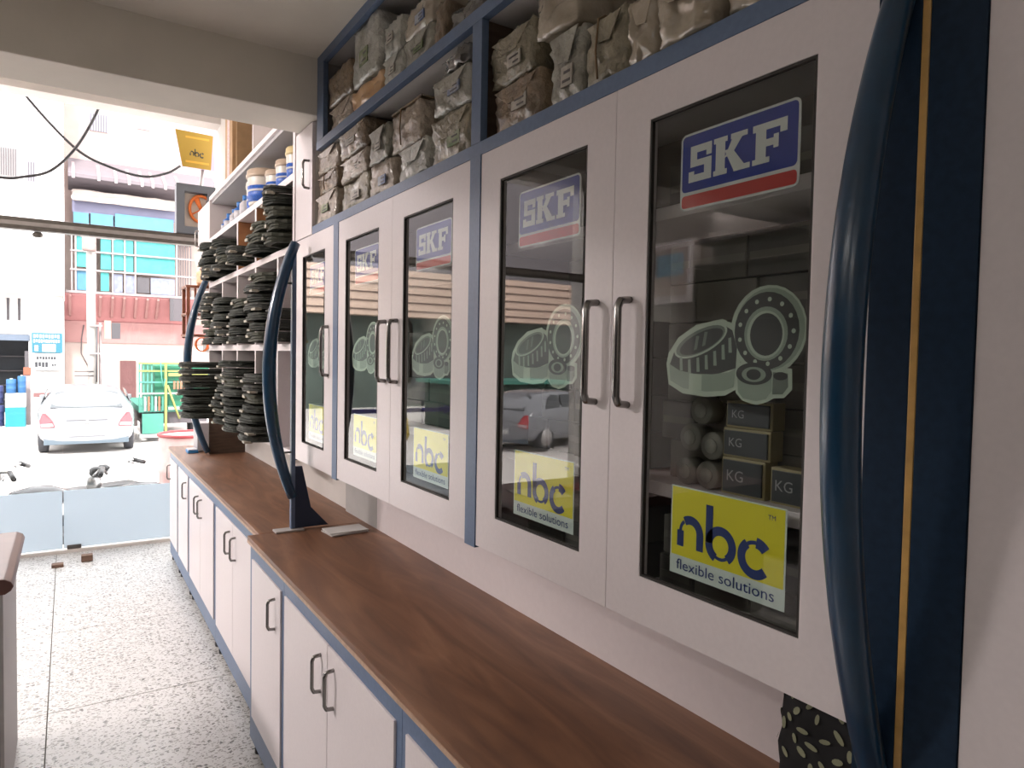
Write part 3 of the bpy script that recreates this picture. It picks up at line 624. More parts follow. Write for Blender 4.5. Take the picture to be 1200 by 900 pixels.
# ------------------------------------------------------------------ curved blue bows
def bow(label, y, ctrl, post=False, pin=None, base=None, name='curved_bow', rad=.0255):
    t = thing(name, label, 'bow handle', (ctrl[0][0], y, ctrl[-1][1]))
    pts = []
    n = 40; z1, z0 = ctrl[0][1], ctrl[-1][1]
    (xa, za), (xb, zb), (xc, zc) = ctrl[0], ctrl[1], ctrl[2]
    # circle through three points
    A = Vector((xa, za)); B = Vector((xb, zb)); C_ = Vector((xc, zc))
    d = 2 * (A.x * (B.y - C_.y) + B.x * (C_.y - A.y) + C_.x * (A.y - B.y))
    ux = (A.dot(A) * (B.y - C_.y) + B.dot(B) * (C_.y - A.y) + C_.dot(C_) * (A.y - B.y)) / d
    uy = (A.dot(A) * (C_.x - B.x) + B.dot(B) * (A.x - C_.x) + C_.dot(C_) * (B.x - A.x)) / d
    r = math.hypot(A.x - ux, A.y - uy)
    a0 = math.atan2(A.y - uy, A.x - ux); a1 = math.atan2(C_.y - uy, C_.x - ux)
    if a0 < 0: a0 += 2 * math.pi
    if a1 < 0: a1 += 2 * math.pi
    for i in range(n + 1):
        a = a0 + (a1 - a0) * i / n; pts.append((ux + r * math.cos(a), y, uy + r * math.sin(a)))
    MB().tube(pts, [rad * (.72 + .28 * math.sin(math.pi * i / n)) for i in range(n + 1)], 14, flat=1.1).build('bow', BOW, t)
    if pin:
        for z, x0, x1 in pin: MB().tube([(x0, y, z), (x1, y, z)], .004, 6).build('pin', DARKSTEEL, t)
    if post:
        bx(.722, .738, y - .012, y + .012, .823, 1.93).build('post', BLUE, t, bevel=.002)
        bx(.66, .768, y - .035, y + .02, .8155, .8228).build('foot_plate', mat('foot_plate', (.55, .54, .53), .35, metal=.3), t, bevel=.002)
        fn = lambda u, v, d_: (u, y + d_, v)
        MB().poly([(.738, .823), (.87, .823), (.80, .90), (.765, 1.064), (.738, 1.064)], fn, -.008, .008).build('gusset', mat('gusset_blue', (.014, .03, .07), .5), t, bevel=.001)
    return t
bow('large curved blue bow in the right foreground beside the nearest glass door', .43, ((.815, 1.99), (.694, 1.479), (.815, .96)), rad=.0195)
bow('curved blue bow with post standing on the worktop at the narrow upper cabinet', 2.7, ((.736, 1.925), (.640, 1.435), (.730, .945)), True, [(1.77, .68, .73), (1.12, .675, .73)])
bow('curved blue bow at the far end of the belt shelves', 4.985, ((.80, 2.04), (.660, 1.40), (.785, .83)), False, [(1.72, .69, .79)])

# papers on the worktop beside the gusset, patterned cloth at the near end
t = thing('paper_pad', 'flat pad of white papers on the worktop beside the blue gusset', 'papers', (.90, 2.58, .8155))
for k, (a, dz) in enumerate(((.1, 0), (.22, .004), (.02, .0075))):
    c, s_ = math.cos(a), math.sin(a); fn = lambda u, v, d: (.90 + u * c - v * s_, 2.58 + u * s_ + v * c, .8156 + d)
    MB().poly([(-.075, -.05), (.075, -.05), (.075, .05), (-.075, .05)], fn, dz, dz + .0035).build('sheet', mat('paper_%d' % k, (.55 + .05 * k, .54 + .05 * k, .52 + .05 * k), .6), t)
CLOTH = mat('cloth_black', (.006, .006, .007), .8); LEAF = mat('cloth_leaf', (.26, .27, .17), .8)
t = thing('cloth_bundle', 'black cloth with cream leaf print heaped at the near end of the worktop', 'cloth', (.93, .52, .8155))
vs, fs = wobble_box(.36, .61, .816, 1.05, .85, 1.014, .012, 3.3, 16, .3)
MB().add(vs, fs, 0, True).build('fabric', CLOTH, t)
bmx = bmesh.new(); tmp = [bmx.verts.new(v) for v in vs]; [bmx.faces.new([tmp[i] for i in f]) for f in fs]; bmesh.ops.recalc_face_normals(bmx, faces=bmx.faces[:])
fl_ = [f for f in bmx.faces if f.calc_center_median().z < 1.04 and (f.normal.x < -.4 or f.normal.y > .4 or f.normal.y < -.4)]
r3 = random.Random(5); r3.shuffle(fl_); mb = MB(); used = []
for f in fl_:
    c = f.calc_center_median()
    if any((c - u).length < .0165 for u in used): continue
    used.append(c); n_ = f.normal; a = n_.orthogonal().normalized(); b = n_.cross(a); th = r3.uniform(0, 6.28); u_ = a * math.cos(th) + b * math.sin(th); v_ = n_.cross(u_)
    L_, W_ = r3.uniform(.006, .0105), r3.uniform(.003, .0048)
    mb.add([c + n_ * .0022 + u_ * L_ * math.cos(k * math.pi / 5) + v_ * W_ * math.sin(k * math.pi / 5) for k in range(10)], [tuple(range(10))])
bmx.free(); o = mb.build('leaf_print', LEAF, t); o['kind'] = 'stuff'

# ------------------------------------------------------------------ far belt shelves
t = thing('belt_shelf', 'white pigeonhole shelf unit full of dark rubber belts beyond the bow', 'shelf', (.91, 3.95, 1.07))
Y0, Y1 = 2.93, 4.955
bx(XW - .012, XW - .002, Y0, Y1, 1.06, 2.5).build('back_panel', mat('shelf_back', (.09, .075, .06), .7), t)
bx(XF, XW - .013, Y1 - .02, Y1, 1.06, 2.495).build('side_panel', WHITE, t); bx(XF, XW - .013, 2.90, 2.93, 1.06, 2.5).build('side_panel', WHITE, t)
bx(XF, XW - .013, Y0, Y1, 2.4955, 2.52).build('top_board', WHITE, t)
bx(.80, XW - .013, Y0, Y1 - .021, 2.478, 2.495).build('top_lining', mat('lining_grey', (.45, .44, .45), .6), t)
for z in (2.218, 1.925, 1.513): bx(XF, XW - .013, Y0, Y1 - .021, z, z + .030).build('shelf', WHITE, t, bevel=.001)
bx(XF + .02, XW - .013, Y0, Y1 - .021, 1.062, 1.082).build('shelf', WHITE, t)
for y in (4.04, 3.60): bx(XF + .002, XW - .014, y - .014, y + .014, 1.9555, 2.2175).build('partition', [WHITE, ORANGEP][1], t); bx(XF - .001, XF + .0015, y - .014, y + .014, 1.9555, 2.2175).build('partition_edge', WHITE, t)
for y in (4.48, 4.04, 3.60, 3.17): bx(XF, XW - .014, y - .012, y + .012, 1.5435, 1.9245).build('partition', WHITE, t)
for y in (4.48, 4.04, 3.60, 3.17): bx(XF, XW - .014, y - .012, y + .012, 1.0825, 1.5125).build('partition', WHITE, t)
o = bx(.795, XW - .013, 5.0, 5.02, .8155, 1.06).build('brown_board', BROWNP); tag(o, 'dark brown upright board under the far end of the belt shelves', 'board')

RUB = [mat('belt_rubber', (.022, .026, .019), .75, var=.35, vscale=30), mat('belt_rubber_grey', (.035, .037, .03), .7, var=.3, vscale=30), mat('belt_rubber_olive', (.045, .048, .032), .75, var=.3, vscale=30)]
SLEEVE = mat('belt_sleeve', (.40, .37, .30), .6, var=.25, vscale=50); SLEEVEY = mat('belt_sleeve_yellow', (.60, .46, .12), .6, var=.2, vscale=50)
def belt_proto(mi, a, b, h, seed, sleeve=SLEEVE):
    """one long rubber belt wound into a flat racetrack coil: a continuous winding of ragged turns"""
    t = thing('belt_coil', 'belt', 'belt', (0, 0, 0)); r4 = random.Random(seed); turns = 4; n = 30; N = turns * n; path = []
    def base(th, tn):
        cx, cy = math.cos(th), math.sin(th); e = .55
        o1 = noise.noise(Vector((cx * 1.3 + seed * 5, cy * 1.3, tn * 1.7))); o2 = noise.noise(Vector((cx * 2.5, cy * 2.5 + seed * 3, tn * 1.7 + 9)))
        px = (a - .012 + .026 * o1) * math.copysign(abs(cx) ** e, cx); py = (b - .012 + .03 * o2) * math.copysign(abs(cy) ** e, cy)
        return px, py
    hh = h / turns
    for i in range(N):
        f = i / n; tn = math.floor(f); p0 = base(2 * math.pi * f, tn); p1 = base(2 * math.pi * f, tn + 1); k = f - tn
        path.append((p0[0] * (1 - k) + p1[0] * k, p0[1] * (1 - k) + p1[1] * k, .004 + hh * min(f, turns - 1 + .0) * 1.0))
    prof = [(.016, .1), (.016, .85), (.012, 1.0), (-.014, 1.0), (-.016, .5), (-.012, 0), (.012, 0)]; m_ = len(prof); vs = []
    for i in range(N):
        q0, q1 = path[max(i - 1, 0)], path[min(i + 1, N - 1)]; tx, ty = q1[0] - q0[0], q1[1] - q0[1]; l = math.hypot(tx, ty) or 1; nx, ny = ty / l, -tx / l
        for pr, pz in prof: vs.append((path[i][0] + nx * pr, path[i][1] + ny * pr, path[i][2] + pz * hh * .96))
    fs = [(i * m_ + k, i * m_ + (k + 1) % m_, (i + 1) * m_ + (k + 1) % m_, (i + 1) * m_ + k) for i in range(N - 1) for k in range(m_)] + [tuple(range(m_))[::-1], tuple(range((N - 1) * m_, N * m_))]
    MB().add(vs, fs, 0, False).build('belt', RUB[mi], t)
    th = r4.uniform(2.7, 3.6); cx, cy = math.cos(th), math.sin(th); px = a * math.copysign(abs(cx) ** .55, cx); py = b * math.copysign(abs(cy) ** .55, cy)
    z0 = .004 + r4.choice((0, 1, 2)) * hh
    bx(px - .012, px + .022, py - .035, py + .035, z0, z0 + hh * 1.15).build('paper_sleeve', sleeve, t, bevel=.002)
    return t
protos = [belt_proto(0, .13, .17, .042, 1), belt_proto(1, .14, .18, .036, 2), belt_proto(2, .12, .17, .05, 3), belt_proto(0, .135, .16, .038, 4)]
protoY = belt_proto(1, .12, .14, .045, 6, SLEEVEY)
used_proto = set()
ORD = ['lowest', 'second', 'third', 'fourth', 'fifth', 'sixth', 'seventh', 'eighth', 'ninth', 'tenth', 'eleventh', 'twelfth']
HZ = {p.name: h_ for p, h_ in zip(protos + [protoY], (.042, .036, .05, .038, .045))}
def belts(yc, z0, z1, wid, place, xc=.852, ps=None, tilt=0, sx=1.0):
    z = z0; k = 0
    while z < z1 - .02:
        p = rnd.choice(ps or protos); s = rnd.uniform(.94, 1.04)
        loc = (xc + rnd.uniform(-.018, .006), yc + rnd.uniform(-.008, .008), z)
        rot = (rnd.uniform(-.012, .012), tilt + rnd.uniform(-.012, .012), rnd.uniform(-.05, .05))
        sc_ = (s * sx, wid / .42 * rnd.uniform(.9, 1.0), 1.0)
        lb = ('lowest belt coil ' if k == 0 else ORD[k] + ' belt coil from the bottom ') + place; gr = 'belt coils ' + place
        if p.name not in used_proto:
            used_proto.add(p.name); p.location = loc; p.rotation_euler = rot; p.scale = sc_; p['label'] = lb; p['group'] = gr; WL[p.name] = Vector(loc)
        else: dup(p, loc, rot, lb, gr, sc_)
        z += HZ.get(p.name, .042) + .0055; k += 1
U1, U2, U3 = 1.9565, 1.5445, 1.084
belts(4.72, U1, 2.17, .38, 'in the upper hole nearest the glass door')
belts(4.27, U1, 2.14, .36, 'in the second upper hole from the glass door')
belts(3.80, U1, 2.06, .30, 'in the short upper stack between orange sides')
belts(3.40, U1, 2.13, .32, 'in the upper hole second from the cabinet')
belts(3.07, U1, 2.19, .22, 'in the upper stack against the narrow cabinet')
belts(4.72, U2, 1.88, .38, 'in the middle hole nearest the glass door')
belts(4.26, U2, 1.80, .38, 'in the second middle hole from the glass door')
belts(3.82, U2, 1.78, .38, 'in the third middle hole from the glass door', xc=.848)
belts(3.385, U2, 1.86, .38, 'in the middle hole behind the blue bow')
belts(3.05, U2, 1.70, .20, 'with yellow sleeve beside the narrow cabinet', ps=[protoY])
belts(4.71, U3, 1.44, .40, 'of the jutting stack nearest the glass door', xc=.775, sx=1.3)
belts(4.26, U3, 1.38, .38, 'of the recessed stack between two jutting ones')
belts(3.82, U3, 1.45, .40, 'of the middle jutting stack', xc=.833, sx=1.1)
belts(3.385, U3, 1.40, .38, 'of the jutting stack beside the blue bow', xc=.838, sx=1.08)

# bottles and tubs on the top shelf
LBL = mat('label_blue', (.03, .12, .50), .4, var=.3, vscale=90); LBLW = mat('label_white', (.62, .62, .66), .4); CAPB = mat('cap_blue', (.05, .22, .60), .35); BTLB = mat('bottle_blue', (.04, .16, .50), .3)
TUBW = mat('tub_white', (.70, .66, .60), .35); TUBC = mat('tub_cream', (.55, .43, .33), .35); TUBY = mat('tub_yellow', (.72, .58, .30), .35)
Z2 = 2.2485
def bottle(y, h, r, label, m=BTLB, x=.835):
    t = thing('bottle', label, 'bottle', (x, y, Z2), 'small blue bottles on the top shelf')
    MB().lathe([(r * .9, 0), (r, .004), (r, h * .62), (r * .45, h * .76), (r * .45, h * .8)], (x, y, Z2), 16).build('body', m, t)
    MB().lathe([(r * .55, h * .78), (r * .55, h * .99), (r * .4, h)], (x, y, Z2), 14).build('cap', CAPB, t)
    MB().lathe([(r * 1.02, h * .15), (r * 1.02, h * .55)], (x, y, Z2), 16).build('label', LBLW, t)
bottle(4.66, .085, .026, 'dark blue bottle at the far left of the bottle row on the top shelf')
bottle(4.53, .10, .032, 'blue bottle second from the far left of the bottle row')
bottle(4.37, .10, .030, 'blue and white bottle third in the bottle row', LBLW)
bottle(4.22, .115, .034, 'blue bottle with pale label fourth in the bottle row')
bottle(4.07, .125, .033, 'tallest blue bottle next to the white tubs', LBLW)
def tub(y, h, r, label, lid, x=.86):
    t = thing('tub', label, 'tub', (x, y, Z2), 'grease tubs on the top shelf')
    MB().lathe([(r * .86, 0), (r * .9, .004), (r * .97, h * .78), (r * .97, h * .8)], (x, y, Z2), 24).build('body', TUBW, t)
    MB().lathe([(r * 1.05, h * .76), (r * 1.05, h * .84), (r, h * .86), (r, h * .95), (r * .9, h), (r * .88, h * .98)], (x, y, Z2), 24).build('lid', lid, t)
    MB().lathe([(r * .925, h * .08), (r * .965, h * .52)], (x, y, Z2), 24).build('label_band', LBL, t)
    MB().lathe([(r * .962, h * .36), (r * .967, h * .42)], (x, y, Z2), 24).build('label_stripe', LBLW, t)
tub(3.90, .165, .058, 'white tub with blue label next to the blue bottles', TUBW)
tub(3.70, .18, .095, 'largest tub with cream lid and blue label on the top shelf', TUBC)
tub(3.44, .125, .065, 'low tub with cream lid right of the largest tub', TUBC)
tub(3.27, .135, .06, 'tub with cream lid second from the narrow cabinet', TUBC)
tub(3.11, .155, .055, 'tub with yellow lid beside the narrow cabinet', TUBY)

# goods and cupboard beyond the shelf end
t = thing('wall_cupboard', 'pale cupboard with small handle at the far end of the belt shelves', 'cabinet', (.86, 5.2, 2.09))
bx(XF + .012, XW - .01, 4.962, 5.42, 2.09, 2.50).build('body', WHITE, t); d = bx(XF, XF + .0115, 4.964, 5.418, 2.092, 2.498).build('door', WHITE, t, bevel=.001); handle(d, XF, 5.38, 2.25, 2.36)
PEACH = mat('peach_bag', (.78, .42, .22), .5, var=.15, vscale=20, bump=.4, bscale=20)
vs, fs = wobble_box(5.28, 5.5, 1.975, 2.085, .78, .92, .014, 9.1, 8, .4)
o = MB().add(vs, fs, 0, True).build('plastic_sack', PEACH); tag(o, 'peach coloured plastic sack on the wooden rack beside the shelves', 'sack')
RW = mat('rack_wood', (.22, .075, .04), .45, var=.25, vscale=20, stretch=(1, 1, .2))
t = thing('wooden_rack', 'reddish brown wooden rack on the pillar behind the far blue bow', 'rack', (.80, 5.45, 1.60))
for x, y in ((.705, 5.36), (.705, 5.58), (.90, 5.36), (.90, 5.58)): bx(x, x + .022, y, y + .022, 1.60, 1.955).build('post', RW, t, bevel=.002)
for z in (1.61, 1.76, 1.955): bx(.70, .926, 5.355, 5.61, z, z + .018).build('shelf', RW, t, bevel=.002)
for x in (.755, .805, .855): bx(x, x + .014, 5.362, 5.376, 1.779, 1.954).build('slat', RW, t)
bx(.85, 1.035, 5.36, 5.62, 1.5, 1.599).build('bracket', GREYMETAL, t)
t = thing('wire_coil', 'orange wire coil hanging under the wooden rack', 'coil', (.80, 5.35, 1.50))
for k in range(4): MB().tube([(.80 + (.035 + .004 * k) * math.cos(a), 5.34 - .008 * k, 1.555 + .048 * math.sin(a)) for a in [i * math.pi / 10 for i in range(21)]], .004, 6).build('turn', FORANGE, t)
o = bx(.745, .83, 5.16, 5.34, .8155, 1.01).build('grey_box', mat('grey_box', (.42, .40, .42), .5, var=.08), bevel=.004); tag(o, 'plain grey box standing on the far end of the worktop', 'box')
t = thing('tape_roll', 'small blue and white packet lying before the grey box', 'packet', (.70, 5.13, .8155))
bx(.675, .74, 5.08, 5.19, .8155, .835).build('packet', mat('packet_blue', (.05, .25, .55), .4), t, bevel=.003); bx(.68, .735, 5.085, 5.185, .8352, .842).build('packet_top', LBLW, t, bevel=.002)
# cartons on top of the belt shelves
CB = mat('carton_tan', (.46, .29, .15), .6, var=.15, vscale=12); CHK = mat('carton_pink', (.62, .30, .32), .6, var=.5, vscale=70, col2=(.75, .70, .68))
t = thing('tall_carton', 'tall tan carton with pink chequered stripe on top of the belt shelves', 'box', (.95, 4.76, 2.521))
bx(.88, 1.03, 4.70, 4.93, 2.521, 3.15).build('body', CB, t, bevel=.003); bx(.8785, .8797, 4.78, 4.85, 2.53, 3.14).build('stripe', CHK, t)
t = thing('open_box', 'open fronted dark box on top of the belt shelves beside the tan carton', 'box', (.95, 4.45, 2.521))
bx(.90, 1.03, 4.20, 4.22, 2.521, 3.2).build('side', WHITE, t); bx(.90, 1.03, 4.66, 4.68, 2.521, 3.2).build('side', CB, t); bx(1.0, 1.03, 4.22, 4.66, 2.521, 3.2).build('back', DARKWOOD, t); bx(.90, 1.03, 4.2, 4.68, 3.2, 3.22).build('top', WHITE, t)

# ------------------------------------------------------------------ left side of the shop
DESKTOP = mat('desk_brown', (.13, .055, .045), .35, var=.15, vscale=12); DESKG = mat('desk_grey', (.10, .10, .115), .5, var=.06)
t = thing('service_desk', 'grey drawer desk with rounded brown top at the left edge of the view', 'desk', (-.95, 2.9, 0))
prof = [(-.165, .755), (-.150, .765), (-.143, .778), (-.150, .793), (-.168, .803), (-1.9, .803), (-1.9, .755)]
fn = lambda u, v, d: (u, d, v)
MB().poly(prof, fn, 2.56, 3.22).build('desk_top', DESKTOP, t, bevel=.004)
bx(-1.88, -.183, 2.60, 3.2, .03, .754).build('body', DESKG, t); bx(-.1825, -.172, 2.585, 3.21, 0, .754).build('side_panel', mat('desk_side', (.45, .43, .42), .5), t)
for k, z in enumerate((.04, .225, .41, .595)):
    for x0, x1 in ((-.72, -.186), (-1.32, -.73)):
        bx(x0, x1, 2.588, 2.6, z, z + .165 + (0 if k else 0)).build('drawer', DESKG, t, bevel=.003)
o = bx(-.85, -.62, 2.78, 2.95, .8035, .825).build('account_book', mat('book_red', (.45, .04, .04), .5), bevel=.002); tag(o, 'red account book lying on the service desk', 'book')
o = bx(-.55, -.34, 2.75, 3.03, .8035, .807).build('paper_sheet', mat('desk_paper', (.75, .74, .72), .6)); tag(o, 'white paper sheet lying on the service desk', 'paper')
t = thing('display_case', 'white framed wall case with blue poster, seen mirrored in the glass', 'cabinet', (-3.1, 4.6, 2.05))
bx(-3.198, -3.10, 4.35, 4.92, 2.03, 2.6).build('frame', WHITE, t, bevel=.003); bx(-3.099, -3.095, 4.42, 4.85, 2.10, 2.53).build('poster', mat('poster_paper', (.55, .42, .36), .5), t); bx(-3.0945, -3.092, 4.46, 4.80, 2.28, 2.48).build('poster_picture', mat('poster_blue', (.25, .45, .60), .5, var=.4, vscale=12), t)
t = thing('reflection_shelving', 'added dark wooden shelving along the left wall for the glass to mirror', 'shelf', (-3.05, 2.2, 0))  # added to give the cabinet glass a dark reflection
bx(-3.199, -3.18, -.5, 4.2, 0, 2.5).build('back', DARKWOOD, t)
for z in (.02, .5, .95, 1.4, 1.85, 2.3, 2.5): bx(-3.179, -2.95, -.5, 4.2, z, z + .025).build('shelf', DARKWOOD, t)
for y in (-.5, .7, 1.9, 3.05, 4.18): bx(-3.1785, -2.952, y, y + .02, .046, 2.29).build('upright', DARKWOOD, t)

# ------------------------------------------------------------------ sign and cables at the shop front
SIGNY = mat('sign_yellow', (.32, .20, .02), .5); SIGNE = mat('sign_edge', (.50, .38, .50), .5)
t = thing('hanging_sign', 'small yellow signboard with dark lettering above the far shelves', 'sign', (.90, 6.5, 3.03))
fnS = lambda u, v, d: (u, 6.5 - d, v)
q = [(.825, 3.075), (1.06, 3.075), (1.075, 3.355), (.775, 3.365)]
MB().poly([(.82, 3.07), (1.075, 3.07), (1.10, 3.37), (.765, 3.375)], fnS, -.05, .0).build('case', SIGNE, t, bevel=.003)
mb = MB(); mb.poly([(.82, 3.07), (1.045, 3.07), (1.062, 3.365), (.765, 3.372)], fnS, .0005, .003, 0)
fnN = lambda u, v, d: (.868 + u * .0066, 6.4955 - d, 3.135 + v * .0080); nbc_letters(mb, fnN, 1, .0)
for z in (3.315, 3.11): mb.poly([(.845, z), (1.03, z), (1.03, z + .016), (.845, z + .016)], fnS, .0036, m=2)
mb.build('sign_face', [SIGNY, mat('sign_ink', (.03, .035, .03), .5), mat('sign_faded', (.55, .30, .03), .5)], t, fix=False)
MB().tube([(.985, 6.53, 3.07), (.955, 6.53, 2.80), (.95, 6.53, 2.70)], .014, 8).build('pole', GREYMETAL, t)
bx(.93, .97, 6.2, 6.55, 2.66, 2.70).build('wall_bracket', GREYMETAL, t)
CAB = mat('cable_dark', (.05, .05, .055), .6)
def cable(label, pts, y, r=.011):
    q = []; n = len(pts)
    for i in range(n - 1):
        p0, p1, p2, p3 = (Vector(pts[max(i - 1, 0)]), Vector(pts[i]), Vector(pts[i + 1]), Vector(pts[min(i + 2, n - 1)]))
        for k in range(8):
            s_ = k / 8; q.append(.5 * ((2 * p1) + (p2 - p0) * s_ + (2 * p0 - 5 * p1 + 4 * p2 - p3) * s_ * s_ + (3 * p1 - p0 - 3 * p2 + p3) * s_ ** 3))
    q.append(Vector(pts[-1]))
    o = MB().tube([(a.x, y, a.y) for a in q], r, 6).build('cable', CAB); tag(o, label, 'cable')
cable('black cable sagging from the lintel to the yellow signboard', [(-.36, 3.6), (-.25, 3.40), (.055, 3.075), (.30, 2.965), (.53, 2.93), (.70, 2.985), (.80, 3.06)], 6.46)
cable('black cable sagging from the lintel towards the left edge of the view', [(.26, 3.6), (.20, 3.37), (.06, 3.07), (-.105, 2.865), (-.28, 2.79), (-.42, 2.765), (-.8, 2.79), (-1.4, 3.0)], 6.40)
#@@STREET
# ------------------------------------------------------------------ the street
def lin(c): return tuple(((v / 255) / 12.92 if v / 255 <= .04045 else ((v / 255 + .055) / 1.055) ** 2.4) for v in c)
def paint(name, rgb, k=.34, rough=.7, var=.06, vscale=3, **kw): return mat(name, tuple(v * k * .68 for v in lin(rgb)), rough, var=var, vscale=vscale, **kw)
ROAD = mat('road_concrete', (.46, .43, .41), .85, var=.08, vscale=1.2)
struct('street_ground', bx(-40, 14, 6.0, 40, -.7, -.5), ROAD, origin=(0, 0, -.5))
FW = mat('facade_white', (.55, .52, .51), .8, var=.05, vscale=.7)
FPINK = paint('facade_pink', (255, 226, 215), .40); PINK2 = paint('facade_salmon', (236, 170, 165), .40)
SOFF = paint('soffit_pink', (225, 150, 150), .55); TEAL = paint('teal_sheet', (90, 232, 228), .36, var=.12, vscale=4); BLUEP = paint('blue_sheet', (110, 190, 235), .36, var=.12, vscale=4)
LILAC = paint('lilac_pattern', (190, 195, 225), .36, var=.25, vscale=9); EAVE = paint('eave_grey', (190, 175, 185), .24); DARKG = paint('dark_grey', (120, 112, 118), .36); RAIL = paint('rail_pale', (225, 205, 205), .4)
BROWND = paint('door_brown', (150, 90, 88), .36)
t = thing('pink_building', 'pale pink old building across the street with bracketed balcony and teal panels', 'building', (1.8, 25.5, -.5))
bx(-.09, 9, 25.9, 30, -.5, 12).build('wall', FPINK, t)
bx(-.09, 9, 25.86, 25.9, 1.75, 2.42).build('band', PINK2, t)
fnx = lambda u, v, d: (d, u, v)
MB().poly([(25.0, 3.24), (25.0, 3.18), (25.9, 2.42), (26.0, 2.42), (26.0, 3.24)], fnx, -.09, 3.6).build('balcony_cove', SOFF, t)
bx(-.05, 3.65, 24.93, 25.9, 3.24, 3.31).build('balcony_floor', RAIL, t)
for x in (.05, .85, 1.18, 1.50, 1.83, 2.15, 2.45, 2.95):
    MB().poly([(24.98, 3.23), (24.98, 3.13), (25.12, 3.0), (25.62, 2.58), (25.9, 2.52), (25.9, 2.75)], fnx, x - .035, x + .035).build('bracket', PINK2, t)
bx(2.78, 3.2, 24.9, 25.0, 2.5, 3.23).build('side_bracket', DARKG, t)
d = bx(1.42, 1.87, 25.85, 25.9, -.5, 1.18).build('door', BROWND, t); bx(1.50, 1.80, 25.84, 25.85, .4, 1.05).build('door_panel', BROWND, d)
for x0, x1, z0, z1, m in ((.23, .63, 4.05, 4.98, TEAL), (.86, 1.14, 4.02, 4.98, TEAL), (1.2, 1.48, 4.02, 4.98, TEAL), (1.52, 1.75, 4.0, 4.98, TEAL), (1.79, 2.94, 3.96, 4.99, TEAL),
                          (.23, .58, 3.34, 3.93, BLUEP), (.86, 1.08, 3.35, 3.92, TEAL), (1.16, 1.45, 3.33, 3.9, LILAC), (1.50, 1.82, 3.33, 3.88, LILAC), (1.85, 2.2, 3.36, 3.85, DARKG), (2.24, 2.94, 3.33, 3.86, LILAC),
                          (.15, .55, 5.22, 5.70, BLUEP), (.60, 1.2, 5.22, 5.72, BLUEP), (1.25, 2.9, 5.22, 5.78, BLUEP)):
    bx(x0, x1, 25.05, 25.09, z0, z1).build('panel', m, t)
for x in (.08, .18, .70, 1.16, 1.49, 1.78, 2.97): bx(x, x + .045, 25.0, 25.05, 3.31, 5.2).build('balcony_post', RAIL, t)
for x in (3.03, 3.1, 3.17, 3.24, 3.31, 3.4): bx(x, x + .025, 25.0, 25.04, 3.31, 5.2).build('grille_bar', DARKG, t)
for z in (3.93, 4.5, 5.0): bx(.05, 3.5, 24.98, 25.03, z, z + .05).build('balcony_rail', RAIL, t)
bx(.05, 3.5, 25.0, 25.8, 5.05, 5.2).build('upper_floor', RAIL, t)
bx(.12, 2.95, 25.10, 25.14, 5.7, 6.15).build('shade_panel', paint('shade_lilac', (165, 165, 200), .36), t)
vs, fs = wobble_box(.1, 2.95, 6.02, 6.36, 24.86, 24.90, .05, 2.2, 9, .1); 
vs = [(v[1], v[0], v[2]) for v in vs]
MB().add(vs, fs, 0, True).build('torn_cloth', paint('torn_cloth', (250, 235, 225), .40), t)
MB().poly([(24.4, 6.62), (24.4, 6.72), (25.9, 7.5), (25.9, 6.5)], fnx, .02, 4.2).build('eave', EAVE, t)
for x in (.15, .8, 1.25, 1.6, 1.95, 2.25, 2.6, 3.0): MB().poly([(24.38, 6.58), (24.38, 6.74), (25.5, 7.3), (25.5, 7.1)], fnx, x - .04, x + .04).build('rafter', RAIL, t)
bx(.6, 1.1, 25.86, 25.92, 8.45, 8.98).build('vent_grille', paint('vent', (205, 205, 225), .45), t)
for k in range(7): bx(.62 + k * .07, .64 + k * .07, 25.84, 25.86, 8.45, 8.98).build('vent_bar', DARKG, t)
bx(1.9, 2.3, 25.86, 25.92, 8.75, 8.85).build('ledge', paint('vent2', (215, 210, 230), .45), t)
MB().tube([(.42, 25.84, 2.3), (.36, 25.84, 1.9), (.34, 25.84, 1.4), (.55, 25.84, .95)], .014, 6).build('loose_wire', DARKG, t)

t = thing('white_building', 'plain white building left of the pink one with a small open shop below', 'building', (-8, 25, -.5))
bx(-3.4, -.10, 24.5, 25.6, 3.12, 14).build('upper_wall', FW, t)
bx(-1.0, -.10, 25.3, 30, -.5, 3.12).build('lower_wall', FW, t); bx(-3.4, -3.2, 25.3, 30, -.5, 3.12).build('lower_wall', FW, t); bx(-3.2, -1.0, 25.3, 30, 1.95, 3.12).build('lower_wall', FW, t)
bx(-3.2, -1.0, 27.0, 27.1, -.5, 1.95).build('shop_back', paint('shop_dark', (70, 78, 92), .30, var=.3, vscale=4), t)
bx(-3.2, -.97, 25.25, 25.32, 1.75, 1.93).build('shutter_box', paint('shutter', (150, 165, 190), .36), t)
for k in range(4): bx(-3.1, -1.02, 26.6, 26.95, -.1 + k * .45, -.07 + k * .45).build('shop_shelf', DARKG, t)
w_ = bx(-1.65, -1.19, 24.44, 24.5, 6.4, 7.2).build('window', paint('lattice', (190, 185, 185), .45), t)
for k in range(8): bx(-1.63 + .055 * k, -1.61 + .055 * k, 24.42, 24.44, 6.42, 7.18).build('window_bar', DARKG, w_)
bx(-1.65, -1.25, 24.44, 24.5, 5.45, 6.1).build('window', paint('old_shutter', (225, 218, 215), .45), t)
w_ = bx(-.95, -.78, 24.44, 24.5, 6.33, 6.9).build('window', paint('slot', (205, 200, 225), .45), t)
for k in range(3): bx(-.94 + .06 * k, -.92 + .06 * k, 24.42, 24.44, 6.34, 6.88).build('window_bar', DARKG, w_)
for x in (-1.52, -1.25): bx(x, x + .06, 25.24, 25.3, 2.35, 3.0).build('slit', DARKG, t)
